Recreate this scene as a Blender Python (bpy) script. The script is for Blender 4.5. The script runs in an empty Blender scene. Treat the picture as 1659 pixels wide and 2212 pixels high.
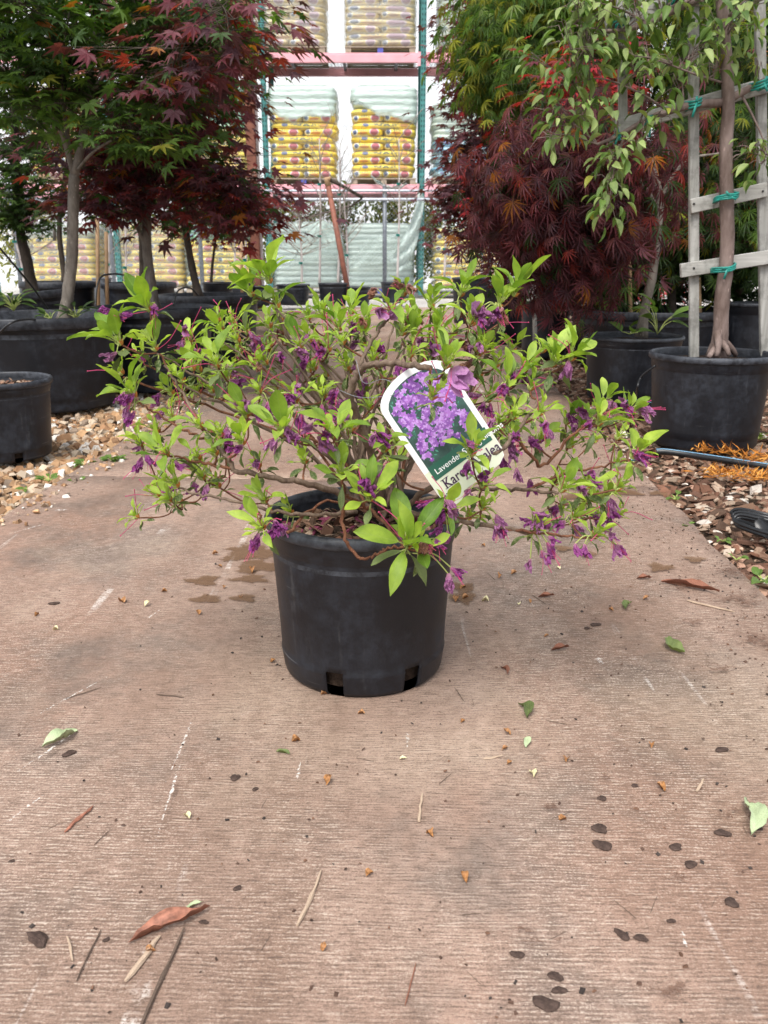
import bpy, math, random
import numpy as np
from mathutils import Matrix, Vector
R = math.radians
rng = np.random.default_rng(7)
random.seed(7)
SC = bpy.context.scene
COL = SC.collection

# ------------------------------------------------------------------ camera
F_PX, PITCH, CAMH = 1850.0, R(16.5), 0.60
cam_d = bpy.data.cameras.new('camera')
cam = bpy.data.objects.new('camera', cam_d); COL.objects.link(cam)
cam.location = (0, 0, CAMH); cam.rotation_euler = (R(90) - PITCH, 0, 0)
cam_d.sensor_fit = 'VERTICAL'; cam_d.sensor_height = 36.0; cam_d.sensor_width = 27.0
cam_d.lens = F_PX / 2212 * 36.0
cam_d.clip_start = 0.02; cam_d.clip_end = 400
cam_d.dof.use_dof = True; cam_d.dof.focus_distance = 1.2; cam_d.dof.aperture_fstop = 15.0
SC.camera = cam
# ------------------------------------------------------------------ world, sun, exposure
SUN_EL, SUN_AZ = R(58), R(200)       # azimuth clockwise from +Y, so behind the camera and a little to its left
w = bpy.data.worlds.new('World'); SC.world = w; w.use_nodes = True
nt = w.node_tree; nt.nodes.clear()
sky = nt.nodes.new('ShaderNodeTexSky'); sky.sky_type = 'NISHITA'; sky.sun_disc = False
sky.sun_elevation = SUN_EL; sky.sun_rotation = SUN_AZ; sky.dust_density = 3.0; sky.air_density = 1.0
hs = nt.nodes.new('ShaderNodeHueSaturation'); hs.inputs['Saturation'].default_value = 0.28
bg = nt.nodes.new('ShaderNodeBackground'); bg.inputs['Strength'].default_value = 0.15
wo = nt.nodes.new('ShaderNodeOutputWorld')
nt.links.new(sky.outputs[0], hs.inputs['Color']); nt.links.new(hs.outputs[0], bg.inputs['Color']); nt.links.new(bg.outputs[0], wo.inputs[0])
sd = bpy.data.lights.new('sun', 'SUN'); sd.energy = 1.5; sd.angle = R(22); sd.color = (1.0, 0.95, 0.88)
so = bpy.data.objects.new('sun', sd); COL.objects.link(so)
dirv = Vector((math.sin(SUN_AZ) * math.cos(SUN_EL), math.cos(SUN_AZ) * math.cos(SUN_EL), math.sin(SUN_EL)))
so.rotation_euler = dirv.to_track_quat('Z', 'Y').to_euler(); so.location = (0, -3, 8)
SC.view_settings.view_transform = 'Standard'; SC.view_settings.look = 'None'
SC.view_settings.gamma = 1.0; SC.view_settings.use_curve_mapping = False
SC.view_settings.exposure = 0.85

# ------------------------------------------------------------------ helpers: pixel of the 1659x2212 view -> world
def ray(px, py):
    x = (px - 829.5) / F_PX; v = -(py - 1106) / F_PX
    c, s = math.cos(PITCH), math.sin(PITCH)
    return np.array([x, c + v * s, -s + v * c])
def P(px, py, Y):
    d = ray(px, py); t = Y / d[1]
    return np.array([d[0] * t, Y, CAMH + d[2] * t])
def G(px, py, z=0.0):
    d = ray(px, py); t = (z - CAMH) / d[2]
    return np.array([d[0] * t, d[1] * t, z])
def proj(p):
    c, s = math.cos(PITCH), math.sin(PITCH)
    y = p[..., 1]; z = p[..., 2] - CAMH
    dep = y * c - z * s; up = y * s + z * c
    return 829.5 + F_PX * p[..., 0] / dep, 1106 - F_PX * up / dep, dep
def nz(v): v = np.asarray(v, float); return v / (np.linalg.norm(v) + 1e-12)

# ------------------------------------------------------------------ helpers: materials
MATS = {}
class NT:
    def __init__(s, name):
        s.m = bpy.data.materials.new(name); s.m.use_nodes = True; s.t = s.m.node_tree; s.t.nodes.clear()
        s.out = s.n('ShaderNodeOutputMaterial'); s.tc = s.n('ShaderNodeTexCoord'); MATS[name] = s.m
    def n(s, ty, **kw):
        x = s.t.nodes.new(ty)
        for k, v in kw.items(): setattr(x, k, v)
        return x
    def put(s, sock, v):
        if hasattr(v, 'is_output') or isinstance(v, bpy.types.NodeSocket): s.t.links.new(v, sock)
        elif isinstance(v, (tuple, list)) and len(v) == 3 and sock.type == 'RGBA': sock.default_value = (*v, 1)
        else: sock.default_value = v
    def map(s, src=None, scale=(1, 1, 1), loc=(0, 0, 0), rot=(0, 0, 0)):
        m = s.n('ShaderNodeMapping'); s.put(m.inputs['Vector'], src or s.tc.outputs['Object'])
        m.inputs['Scale'].default_value = scale; m.inputs['Location'].default_value = loc; m.inputs['Rotation'].default_value = rot
        return m.outputs[0]
    def noise(s, scale=5, detail=4, rough=.55, vec=None, dist=0.0, col=False):
        x = s.n('ShaderNodeTexNoise'); s.put(x.inputs['Vector'], vec or s.tc.outputs['Object'])
        x.inputs['Scale'].default_value = scale; x.inputs['Detail'].default_value = detail
        x.inputs['Roughness'].default_value = rough; x.inputs['Distortion'].default_value = dist
        return x.outputs['Color' if col else 'Fac']
    def vor(s, scale=5, vec=None, out='Distance', feature='F1'):
        x = s.n('ShaderNodeTexVoronoi', feature=feature); s.put(x.inputs['Vector'], vec or s.tc.outputs['Object'])
        x.inputs['Scale'].default_value = scale; return x.outputs[out]
    def ramp(s, fac, stops, interp='LINEAR'):
        x = s.n('ShaderNodeValToRGB'); s.put(x.inputs[0], fac); cr = x.color_ramp; cr.interpolation = interp
        while len(cr.elements) < len(stops): cr.elements.new(.5)
        for e, (p, c) in zip(cr.elements, stops):
            e.position = p; e.color = (c, c, c, 1) if isinstance(c, (int, float)) else (*c, 1)
        return x.outputs[0]
    def mix(s, f, a, b, mode='MIX'):
        x = s.n('ShaderNodeMix', data_type='RGBA', blend_type=mode)
        s.put(x.inputs[0], f); s.put(x.inputs[6], a); s.put(x.inputs[7], b); return x.outputs[2]
    def math(s, op, a, b=None, clamp=False):
        x = s.n('ShaderNodeMath', operation=op, use_clamp=clamp); s.put(x.inputs[0], a)
        if b is not None: s.put(x.inputs[1], b)
        return x.outputs[0]
    def bump(s, h, strength=.3, dist=.01, normal=None):
        x = s.n('ShaderNodeBump'); s.put(x.inputs['Height'], h); x.inputs['Strength'].default_value = strength
        x.inputs['Distance'].default_value = dist
        if normal is not None: s.put(x.inputs['Normal'], normal)
        return x.outputs[0]
    def bsdf(s, color, rough=.6, spec=.4, metal=0, bump=None, **kw):
        b = s.n('ShaderNodeBsdfPrincipled'); s.put(b.inputs['Base Color'], color); s.put(b.inputs['Roughness'], rough)
        s.put(b.inputs['Specular IOR Level'], spec); s.put(b.inputs['Metallic'], metal)
        if bump is not None: s.put(b.inputs['Normal'], bump)
        return b.outputs[0]
    def mixs(s, f, a, b):
        x = s.n('ShaderNodeMixShader'); s.put(x.inputs[0], f); s.put(x.inputs[1], a); s.put(x.inputs[2], b); return x.outputs[0]
    def end(s, sh): s.t.links.new(sh, s.out.inputs['Surface']); return s.m
    def rnd(s): return s.n('ShaderNodeObjectInfo').outputs['Random']

def simple(name, color, rough=.6, spec=.4, metal=0, var=.25, scale=20, bump=.1, bscale=60, bdist=.002):
    t = NT(name); n = t.noise(scale, 4)
    c = t.mix(t.ramp(n, [(.3, 0.0), (.7, 1.0)]), tuple(x * (1 - var) for x in color), tuple(min(1, x * (1 + var)) for x in color))
    bp = t.bump(t.noise(bscale, 4), bump, bdist) if bump else None
    return t.end(t.bsdf(c, rough, spec, metal, bp))

def leaf_mat(name, trans=.35, rough=.5, spec=.35, veins=True, objrand=.25, base=None, mott=None):
    """leaf colour comes from the per-leaf attribute 'Col' or from base"""
    t = NT(name)
    if base is None:
        a = t.n('ShaderNodeAttribute'); a.attribute_name = 'Col'; c = a.outputs['Color']
    else:
        c = t.mix(t.rnd(), base[0], base[1])
    gp_ = t.n('ShaderNodeNewGeometry').outputs['Position']; vn = t.noise(33, 3, .6, gp_)
    c = t.mix(.75 if base else .35, c, t.mix(t.ramp(vn, [(.32, 0.0), (.68, 1.0)]), (.50, .58, .5), (1.4, 1.28, 1.15)), 'MULTIPLY')
    n = t.noise(60, 3)
    c = t.mix(.55, c, t.mix(n, (.62, .62, .6), (1.35, 1.35, 1.2)), 'MULTIPLY')
    if mott is not None:
        c = t.mix(t.ramp(t.noise(260, 3), [(.48, 0.0), (.62, .8)]), c, mott)
    bp = None
    if veins:
        uv = t.tc.outputs['UV']; sx = t.n('ShaderNodeSeparateXYZ'); t.put(sx.inputs[0], uv)
        mid = t.math('ABSOLUTE', t.math('SUBTRACT', sx.outputs[0], .5))
        side = t.math('PINGPONG', t.math('ADD', sx.outputs[1], t.math('MULTIPLY', mid, -.9)), .07)
        v = t.math('MULTIPLY', t.ramp(mid, [(0.0, 0.0), (.05, 1.0)]), t.ramp(side, [(0.0, .35), (.25, 1.0)]))
        v2 = t.math('MULTIPLY', t.ramp(mid, [(0.0, 0.0), (.045, 1.0)]), t.ramp(t.math('MULTIPLY', side, 14), [(0.0, .55), (.22, 1.0)]))
        c = t.mix(t.math('MULTIPLY', t.math('SUBTRACT', 1.0, v2), .30), c, (.30, .42, .12))
        bp = t.bump(v2, .35, .0008)
    pr = t.bsdf(c, rough, spec, 0, bp)
    tr = t.n('ShaderNodeBsdfTranslucent'); t.put(tr.inputs[0], t.mix(1.0, c, (1.5, 1.6, .7), 'MULTIPLY'))
    return t.end(t.mixs(trans, pr, tr.outputs[0]))

# ------------------------------------------------------------------ helpers: meshes
def mk_mesh(name, V, Fc, mat=None, smooth=True, cols=None, uvs=None, midx=None):
    """V (n,3); Fc either (m,k) array or list of tuples"""
    me = bpy.data.meshes.new(name); V = np.asarray(V, np.float32)
    if isinstance(Fc, np.ndarray):
        m, k = Fc.shape; loops = Fc.astype(np.int32).ravel(); starts = np.arange(m, dtype=np.int32) * k; tot = m
    else:
        lens = np.array([len(f) for f in Fc], np.int32); loops = np.array([i for f in Fc for i in f], np.int32)
        starts = np.concatenate([[0], np.cumsum(lens)[:-1]]).astype(np.int32); tot = len(Fc)
    me.vertices.add(len(V)); me.vertices.foreach_set('co', V.ravel())
    me.loops.add(len(loops)); me.loops.foreach_set('vertex_index', loops)
    me.polygons.add(tot); me.polygons.foreach_set('loop_start', starts)
    me.polygons.foreach_set('use_smooth', np.full(tot, smooth))
    if midx is not None: me.polygons.foreach_set('material_index', np.asarray(midx, np.int32))
    if cols is not None:
        a = me.attributes.new('Col', 'FLOAT_COLOR', 'POINT')
        c4 = np.ones((len(V), 4), np.float32); c4[:, :3] = cols; a.data.foreach_set('color', c4.ravel())
    if uvs is not None:
        ul = me.uv_layers.new(name='UV'); ul.data.foreach_set('uv', np.asarray(uvs, np.float32)[loops].ravel())
    me.update(calc_edges=True)
    if mat is not None:
        for mm in (mat if isinstance(mat, (list, tuple)) else [mat]): me.materials.append(mm)
    return me
def link(name, data, parent=None, loc=None, kind=None, label=None):
    o = bpy.data.objects.new(name, data); COL.objects.link(o)
    if parent is not None:
        o.parent = parent; o.matrix_parent_inverse = Matrix.Translation(parent_world(parent)).inverted()
    if loc is not None: o.location = loc
    if kind: o['kind'] = kind
    if label: o['label'] = label
    return o
def parent_world(p):
    L = Vector(p.location)
    if p.parent is not None: pass
    return L
def thing(name, label, cat, loc=(0, 0, 0), group=None):
    o = bpy.data.objects.new(name, None); COL.objects.link(o); o.location = loc; o.empty_display_size = .05
    o['label'] = label; o['category'] = cat
    if group: o['group'] = group
    return o
def tag(o, label, cat, group=None):
    o['label'] = label; o['category'] = cat
    if group: o['group'] = group
    return o
def struct(o): o['kind'] = 'structure'; return o

class MB:
    def __init__(s): s.V = []; s.F = []; s.M = []; s.n = 0
    def add(s, V, Fc, m=0):
        V = np.asarray(V, float); s.V.append(V); s.F += [tuple(i + s.n for i in f) for f in Fc]; s.M += [m] * len(Fc); s.n += len(V); return s
    def box(s, c, d, rot=None, m=0, bev=0.0):
        x, y, z = np.array(d) / 2.0
        if bev:
            b = bev; V = []
            for sx in (-1, 1):
                for sy in (-1, 1):
                    for sz in (-1, 1):
                        V += [(sx * x, sy * (y - b), sz * (z - b)), (sx * (x - b), sy * y, sz * (z - b)), (sx * (x - b), sy * (y - b), sz * z)]
            V = np.array(V)
            I = lambda sx, sy, sz, k: ((sx > 0) * 4 + (sy > 0) * 2 + (sz > 0)) * 3 + k
            Fc = []
            for sgn in (-1, 1):
                q = [I(sgn, -1, -1, 0), I(sgn, 1, -1, 0), I(sgn, 1, 1, 0), I(sgn, -1, 1, 0)]; Fc.append(q if sgn > 0 else q[::-1])
                q = [I(-1, sgn, -1, 1), I(-1, sgn, 1, 1), I(1, sgn, 1, 1), I(1, sgn, -1, 1)]; Fc.append(q if sgn > 0 else q[::-1])
                q = [I(-1, -1, sgn, 2), I(1, -1, sgn, 2), I(1, 1, sgn, 2), I(-1, 1, sgn, 2)]; Fc.append(q if sgn > 0 else q[::-1])
            for a in (-1, 1):
                for b2 in (-1, 1):
                    Fc.append([I(a, b2, -1, 0), I(a, b2, -1, 1), I(a, b2, 1, 1), I(a, b2, 1, 0)])
                    Fc.append([I(a, -1, b2, 0), I(a, -1, b2, 2), I(a, 1, b2, 2), I(a, 1, b2, 0)])
                    Fc.append([I(-1, a, b2, 1), I(-1, a, b2, 2), I(1, a, b2, 2), I(1, a, b2, 1)])
                    for c2 in (-1, 1): Fc.append([I(a, b2, c2, 0), I(a, b2, c2, 1), I(a, b2, c2, 2)])
        else:
            V = np.array([(sx * x, sy * y, sz * z) for sx in (-1, 1) for sy in (-1, 1) for sz in (-1, 1)])
            Fc = [(0, 1, 3, 2), (4, 6, 7, 5), (0, 4, 5, 1), (2, 3, 7, 6), (0, 2, 6, 4), (1, 5, 7, 3)]
        if rot is not None: V = V @ np.array(rot).T
        return s.add(V + np.array(c), Fc, m)
    def bar(s, a, b, wd, th, up=(0, 0, 1), m=0, bev=0.0):
        a = np.array(a, float); b = np.array(b, float); y = nz(b - a); x = nz(np.cross(y, up)); z = np.cross(x, y)
        return s.box((a + b) / 2, (wd, np.linalg.norm(b - a), th), np.stack([x, y, z], 1), m, bev)
    def tube(s, pts, rad, seg=6, m=0, cap=True, lump=0.0):
        pts = np.asarray(pts, float); n = len(pts)
        rad = np.full(n, rad) if np.isscalar(rad) else np.asarray(rad, float)
        T = np.gradient(pts, axis=0); T /= np.linalg.norm(T, axis=1)[:, None] + 1e-12
        ref = np.array([0.3, 0.2, 1.0]) if abs(T[0][2]) < .8 else np.array([1.0, .2, .1])
        u = nz(np.cross(T[0], ref)); V = []
        ang = np.arange(seg) * 2 * math.pi / seg
        for i in range(n):
            u = nz(u - T[i] * np.dot(u, T[i])); v = np.cross(T[i], u)
            r = rad[i] * (1 + (lump * rng.standard_normal(seg) if lump else 0))
            V.append(pts[i] + (np.cos(ang) * r)[:, None] * u + (np.sin(ang) * r)[:, None] * v)
        V = np.concatenate(V); Fc = []
        for i in range(n - 1):
            for j in range(seg):
                k = (j + 1) % seg; Fc.append((i * seg + j, i * seg + k, (i + 1) * seg + k, (i + 1) * seg + j))
        if cap: Fc.append(tuple(range(seg))[::-1]); Fc.append(tuple((n - 1) * seg + j for j in range(seg)))
        return s.add(V, Fc, m)
    def mesh(s, name, mat, smooth=True):
        return mk_mesh(name, np.concatenate(s.V), s.F, mat, smooth, midx=s.M)
    def obj(s, name, mat, parent=None, smooth=True, **kw): return link(name, s.mesh(name, mat, smooth), parent, **kw)

def spline(pts, n=16):
    """Catmull-Rom"""
    p = np.asarray(pts, float)
    if len(p) < 3: return np.array([p[0] + (p[-1] - p[0]) * t for t in np.linspace(0, 1, n)])
    q = np.concatenate([[2 * p[0] - p[1]], p, [2 * p[-1] - p[-2]]]); out = []; m = len(p) - 1
    for t in np.linspace(0, m - 1e-6, n):
        i = int(t); f = t - i; a, b, c, d = q[i:i + 4]
        out.append(.5 * ((2 * b) + (-a + c) * f + (2 * a - 5 * b + 4 * c - d) * f * f + (-a + 3 * b - 3 * c + d) * f ** 3))
    return np.array(out)

def scatter(T, pos, Rm, sc, col=None):
    """T=(V,F,uv); pos (n,3), Rm (n,3,3) columns = axes, sc (n,) or (n,3)"""
    V, Fc, uv = T; n = len(pos); k = len(V)
    sc = np.asarray(sc, float); sc = sc[:, None] if sc.ndim == 1 else sc
    W = np.einsum('nij,nkj->nki', Rm, V[None] * sc[:, None, :]) + pos[:, None, :]
    FF = (Fc[None] + (np.arange(n) * k)[:, None, None]).reshape(-1, Fc.shape[1])
    cc = None if col is None else np.repeat(col, k, axis=0)
    uu = None if uv is None else np.tile(uv, (n, 1))
    return W.reshape(-1, 3), FF, cc, uu
def frames(d, nrm):
    """Y axis = d, Z ~ nrm ; arrays (n,3)"""
    d = d / np.linalg.norm(d, axis=1)[:, None]; x = np.cross(d, nrm); x /= np.linalg.norm(x, axis=1)[:, None] + 1e-9
    z = np.cross(x, d); return np.stack([x, d, z], 2)
def to_mat(pos, Rm, sc):
    M = Matrix.Identity(4)
    for i in range(3):
        for j in range(3): M[i][j] = float(Rm[i][j] * sc)
        M[i][3] = float(pos[i])
    return M

# ------------------------------------------------------------------ leaf templates (triangles, unit length along +Y)
def t_ovate(n=6, wd=.42, fold=.12, curl=-.18, peak=.45, tipsharp=1.0, wave=0.0, ph=0.0):
    V = []; uv = []
    for i in range(n + 1):
        t = i / n; wv = wd * .5 * (math.sin(math.pi * min(1, t ** (math.log(.5) / math.log(peak)))) ** .8) if 0 < t < 1 else .006
        z = curl * t * t
        for sx in (-1, 0, 1):
            V.append((sx * wv, t, z + abs(sx) * fold * wv * 2 + wave * sx * math.sin(t * 9 + ph) * .05)); uv.append((.5 + sx * .5 * (wv / (wd * .5)), t))
    Fc = []
    for i in range(n):
        a = i * 3; b = a + 3
        for k in (0, 1): Fc += [(a + k, a + k + 1, b + k + 1), (a + k, b + k + 1, b + k)]
    return np.array(V), np.array(Fc), np.array(uv)
def t_palm(ang, lens, rn, droop=-.14, narrow=None):
    V = [(0, .0, 0)]; uv = [(.5, 0)]; Fc = []; n = len(ang)
    if narrow is None:
        notch = [ang[0] - 18] + [(ang[i] + ang[i + 1]) / 2 for i in range(n - 1)] + [ang[-1] + 18]
        for i, a in enumerate(notch):
            r = rn * (1.0 if 0 < i < n else .5); V.append((math.sin(R(a)) * r, math.cos(R(a)) * r, .02))
        nb = len(V)
        for a, l in zip(ang, lens): V.append((math.sin(R(a)) * l, math.cos(R(a)) * l, droop * l))
        for i in range(n): Fc += [(0, 1 + i, nb + i), (0, nb + i, 2 + i)]
    else:
        for a, l in zip(ang, lens):
            b = len(V); m = l * .5
            for da in (-narrow, narrow): V.append((math.sin(R(a + da)) * m, math.cos(R(a + da)) * m, droop * .25 * l + .02))
            V.append((math.sin(R(a)) * l, math.cos(R(a)) * l, droop * l)); Fc += [(0, b, b + 2), (0, b + 2, b + 1)]
    # petiole
    b = len(V); V += [(-.012, 0, 0), (.012, 0, 0), (0, -.45, .08)]; Fc.append((b, b + 1, b + 2))
    V = np.array(V, float); return V, np.array(Fc)[:, ::-1].copy(), V[:, :2] * .5 + .5
MAPLE = t_palm([-128, -82, -40, 0, 40, 82, 128], [.38, .68, .9, 1.0, .9, .68, .38], .36)
LACE = t_palm([-120, -88, -58, -30, 0, 30, 58, 88, 120], [.5, .75, .92, 1.0, 1.05, 1.0, .92, .75, .5], .1, -.55, narrow=6)
APPLE = t_ovate(5, .46, .35, -.35, .47)

# ------------------------------------------------------------------ materials
def m_concrete():
    t = NT('concrete'); o = t.tc.outputs['Object']
    wob = t.n('ShaderNodeVectorMath', operation='ADD'); t.put(wob.inputs[0], o)
    wn = t.n('ShaderNodeVectorMath', operation='SCALE'); t.put(wn.inputs[0], t.noise(60, 2, .6, col=True)); wn.inputs['Scale'].default_value = .0035; t.put(wob.inputs[1], wn.outputs[0]); ov = wob.outputs[0]
    sy = t.n('ShaderNodeSeparateXYZ'); t.put(sy.inputs[0], t.map(o, rot=(0, 0, R(2.0))))
    ph = t.math('ADD', t.math('MULTIPLY', sy.outputs[1], 1330.0), t.math('MULTIPLY', t.noise(1, 3, .6, t.map(o, (5, 26, 1))), 24.0))
    wavy = t.math('ADD', t.math('MULTIPLY', t.math('SINE', ph), .17), .5)
    streak = t.noise(1, 3, .65, t.map(ov, (42, 330, 1), rot=(0, 0, R(2.4))))
    broom = t.math('ADD', t.math('MULTIPLY', wavy, .32), t.math('MULTIPLY', streak, .68))
    speck = t.noise(430, 3, .8)
    big = t.noise(1.3, 6, .62); mid = t.noise(7, 5, .65); fine = t.noise(260, 4, .75); grain = t.noise(800, 2, .8); blot = t.noise(55, 5, .7)
    b = broom
    c = t.mix(t.ramp(big, [(.34, 0.0), (.64, 1.0)]), (.240, .158, .120), (.350, .250, .198))
    red = t.ramp(t.noise(1.0, 5, .62, t.map(o, (1.4, .6, 1), (3.1, 7.7, 0))), [(.47, 0.0), (.66, .75)])
    c = t.mix(t.math('MULTIPLY', red, .8), c, (.265, .138, .092))
    grey = t.ramp(t.noise(2.1, 7, .7, t.map(o, loc=(9, 2, 0))), [(.49, 0.0), (.62, .8)])
    c = t.mix(grey, c, (.165, .132, .112))
    c = t.mix(t.ramp(t.noise(1.7, 5, .6, t.map(o, loc=(2, 9, 5))), [(.52, 0.0), (.68, .7)]), c, (.385, .295, .228))
    c = t.mix(.7, c, t.mix(t.ramp(blot, [(.3, 0.0), (.7, 1.0)]), (.70, .68, .66), (1.28, 1.28, 1.28)), 'MULTIPLY')
    lane = t.ramp(t.noise(1, 5, .65, t.map(o, (3.2, .45, 1), rot=(0, 0, R(-6)), loc=(1, 3, 0))), [(.38, 0.0), (.62, 1.0)])
    c = t.mix(.8, c, t.mix(lane, (.80, .77, .74), (1.16, 1.17, 1.18)), 'MULTIPLY')
    worn = t.ramp(t.noise(2.4, 6, .7, t.map(o, (1.7, .8, 1), loc=(4, 4, 4))), [(.38, .10), (.58, 1.0)])
    fb = t.math('ADD', b, t.math('ADD', t.math('MULTIPLY', t.math('SUBTRACT', fine, .5), .55), t.math('MULTIPLY', t.math('SUBTRACT', speck, .5), .65)))
    ridge = t.math('MULTIPLY', t.ramp(fb, [(.54, 0.0), (.66, 1.0)]), worn)
    c = t.mix(t.math('MULTIPLY', ridge, .72), c, (.60, .50, .415))
    groove = t.ramp(fb, [(.36, 1.0), (.47, 0.0)])
    c = t.mix(t.math('MULTIPLY', groove, .65), c, (.105, .075, .06))
    # long pale scrape marks running along the path, broken up by the broom ridges
    sc = t.noise(1, 3, .6, t.map(o, (22, 1.0, 1), rot=(0, 0, R(-14)), loc=(2, 0, 0)))
    brk = t.ramp(t.noise(5, 5, .7, t.map(o, loc=(1, 5, 2))), [(.50, 0.0), (.58, 1.0)])
    scm = t.math('MULTIPLY', t.math('MULTIPLY', t.ramp(sc, [(.64, 0.0), (.68, 1.0)]), brk), t.ramp(fb, [(.42, .0), (.55, 1.0)]))
    c = t.mix(t.math('MULTIPLY', scm, .75), c, (.74, .70, .65))
    sp = t.ramp(t.vor(90, t.map(o, (1, 1, 1))), [(.07, 1.0), (.16, 0.0)])
    spm = t.math('MULTIPLY', sp, t.ramp(t.noise(6, 5, .7), [(.50, 0.0), (.60, 1.0)]))
    c = t.mix(t.math('MULTIPLY', spm, .6), c, (.07, .055, .048))
    # soil washed in from the right-hand bed
    sx = t.n('ShaderNodeSeparateXYZ'); t.put(sx.inputs[0], o)
    e = t.math('SUBTRACT', sx.outputs[0], t.math('ADD', .50, t.math('MULTIPLY', sx.outputs[1], .03)))
    soil = t.math('MULTIPLY', t.ramp(e, [(0.0, 0.0), (.45, .75)]), t.ramp(t.noise(16, 7, .75), [(.46, 0.0), (.60, 1.0)]))
    c = t.mix(soil, c, (.15, .095, .07))
    c = t.mix(.5, c, t.mix(grain, (.5, .5, .5), (1.5, 1.5, 1.5)), 'MULTIPLY')
    h = t.math('ADD', t.math('MULTIPLY', b, 1.2), t.math('ADD', t.math('MULTIPLY', fine, .8), t.math('MULTIPLY', blot, .6)))
    return t.end(t.bsdf(c, .88, .2, 0, t.bump(h, .6, .003)))
m_concrete()
def m_ground():
    t = NT('soil_ground')
    c = t.mix(t.ramp(t.noise(30, 6, .7), [(.35, 0.0), (.65, 1.0)]), (.07, .045, .03), (.20, .145, .10))
    c = t.mix(t.ramp(t.vor(60), [(.1, .8), (.45, 0.0)]), c, (.30, .24, .18))
    # pale gravel yard beyond the end of the path
    sx = t.n('ShaderNodeSeparateXYZ'); t.put(sx.inputs[0], t.tc.outputs['Object'])
    far = t.ramp(t.math('ADD', sx.outputs[1], t.noise(3, 3)), [(.0, 0.0), (1.0, 1.0)])
    yy = t.math('SUBTRACT', sx.outputs[1], 11.3); yy = t.math('MULTIPLY', yy, 1.6, True)
    pale = t.mix(t.noise(40, 5, .7), (.36, .34, .32), (.68, .66, .63))
    c = t.mix(yy, c, pale)
    return t.end(t.bsdf(c, .95, .15, 0, t.bump(t.vor(55), .8, .01)))
m_ground()
def m_attr(name, rough=.8, spec=.3, nsc=50, bump=.4, bd=.002, var=.5):
    t = NT(name); a = t.n('ShaderNodeAttribute'); a.attribute_name = 'Col'
    c = t.mix(var, a.outputs['Color'], t.mix(t.noise(nsc, 5, .65), (.45, .43, .42), (1.5, 1.5, 1.5)), 'MULTIPLY')
    return t.end(t.bsdf(c, rough, spec, 0, t.bump(t.noise(nsc * 3, 4), bump, bd)))
m_attr('stone_chips', .8); m_attr('bark_chips', .9, .15, 80); m_attr('litter', .85, .2, 120)
def m_pot(nm='black_plastic', dustc=(.027, .032, .044), bias=0.0):
    t = NT(nm); o = t.tc.outputs['Object']; r = t.rnd()
    off = t.n('ShaderNodeVectorMath', operation='ADD'); t.put(off.inputs[0], o)
    cb = t.n('ShaderNodeCombineXYZ'); t.put(cb.inputs[0], t.math('MULTIPLY', r, 17.0)); t.put(off.inputs[1], cb.outputs[0]); v = off.outputs[0]
    n1 = t.noise(7, 6, .65, v); n2 = t.noise(46, 5, .7, v)
    dust = t.math('MULTIPLY', t.ramp(n1, [(.42 - bias, 0.0), (.68 - bias, 1.0)]), t.ramp(n2, [(.38, .15), (.62, 1.0)]))
    c = t.mix(dust, (.0062, .0072, .0105), dustc)
    dr = t.noise(1, 4, .6, t.map(v, (60, 60, 4)))
    c = t.mix(t.math('MULTIPLY', t.ramp(dr, [(.6, 0.0), (.72, .5)]), dust), c, (.11, .11, .11))
    sc = t.noise(1, 2, .5, t.map(v, (6, 6, 240), rot=(.15, .1, 0)))
    c = t.mix(t.math('MULTIPLY', t.ramp(sc, [(.70, 0.0), (.73, .6)]), t.ramp(t.noise(9, 2, .5, v), [(.52, 0.0), (.6, 1.0)])), c, (.13, .135, .14))
    sp = t.ramp(t.vor(120, v), [(.05, .6), (.1, 0.0)])
    c = t.mix(t.math('MULTIPLY', sp, t.ramp(n1, [(.5, 0.0), (.6, 1.0)])), c, (.006, .006, .007))
    h = t.math('ADD', t.noise(340, 3, .6, v), t.math('MULTIPLY', n2, .8))
    return t.end(t.bsdf(c, t.mix(dust, (.40, .40, .40), (.66, .66, .66)), .42, 0, t.bump(h, .16, .0012)))
m_pot(); m_pot('black_plastic_rim', (.060, .067, .082), .12)
def m_bark(name, a, b, sc=30, str_=.5):
    t = NT(name); v = t.map(None, (1, 1, .35))
    n = t.noise(sc, 6, .65, v); c = t.mix(t.ramp(n, [(.35, 0.0), (.65, 1.0)]), a, b)
    l = t.ramp(t.vor(sc * 2.2, t.map(None, (1, 1, .5))), [(.08, .5), (.18, 0.0)])
    c = t.mix(l, c, tuple(min(1, x * 1.8) for x in b))
    return t.end(t.bsdf(c, .8, .25, 0, t.bump(t.noise(sc * 2, 6, .7, v), str_, .004)))
m_bark('maple_bark', (.10, .085, .07), (.24, .21, .18)); m_bark('dark_bark', (.035, .028, .022), (.09, .07, .055))
m_bark('apple_bark', (.10, .068, .056), (.25, .19, .17), 22); m_bark('azalea_old_wood', (.10, .065, .048), (.235, .17, .125), 90, .8)
m_bark('azalea_twig', (.10, .038, .022), (.225, .10, .055), 120, .5); m_bark('pale_stem', (.32, .28, .27), (.55, .50, .48), 20, .3)
m_bark('bare_twig', (.16, .13, .11), (.34, .30, .26), 20, .3)
def m_wood(name, a, b, ax=2):
    t = NT(name); s = [60, 60, 60]; s[ax] = 3
    n = t.noise(1, 5, .65, t.map(None, tuple(s))); c = t.mix(t.ramp(n, [(.3, 0.0), (.7, 1.0)]), a, b)
    g = t.ramp(t.noise(16, 5, .7), [(.48, 0.0), (.66, .55)]); c = t.mix(g, c, tuple(x * .42 for x in a))
    return t.end(t.bsdf(c, .85, .2, 0, t.bump(n, .5, .002)))
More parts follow.
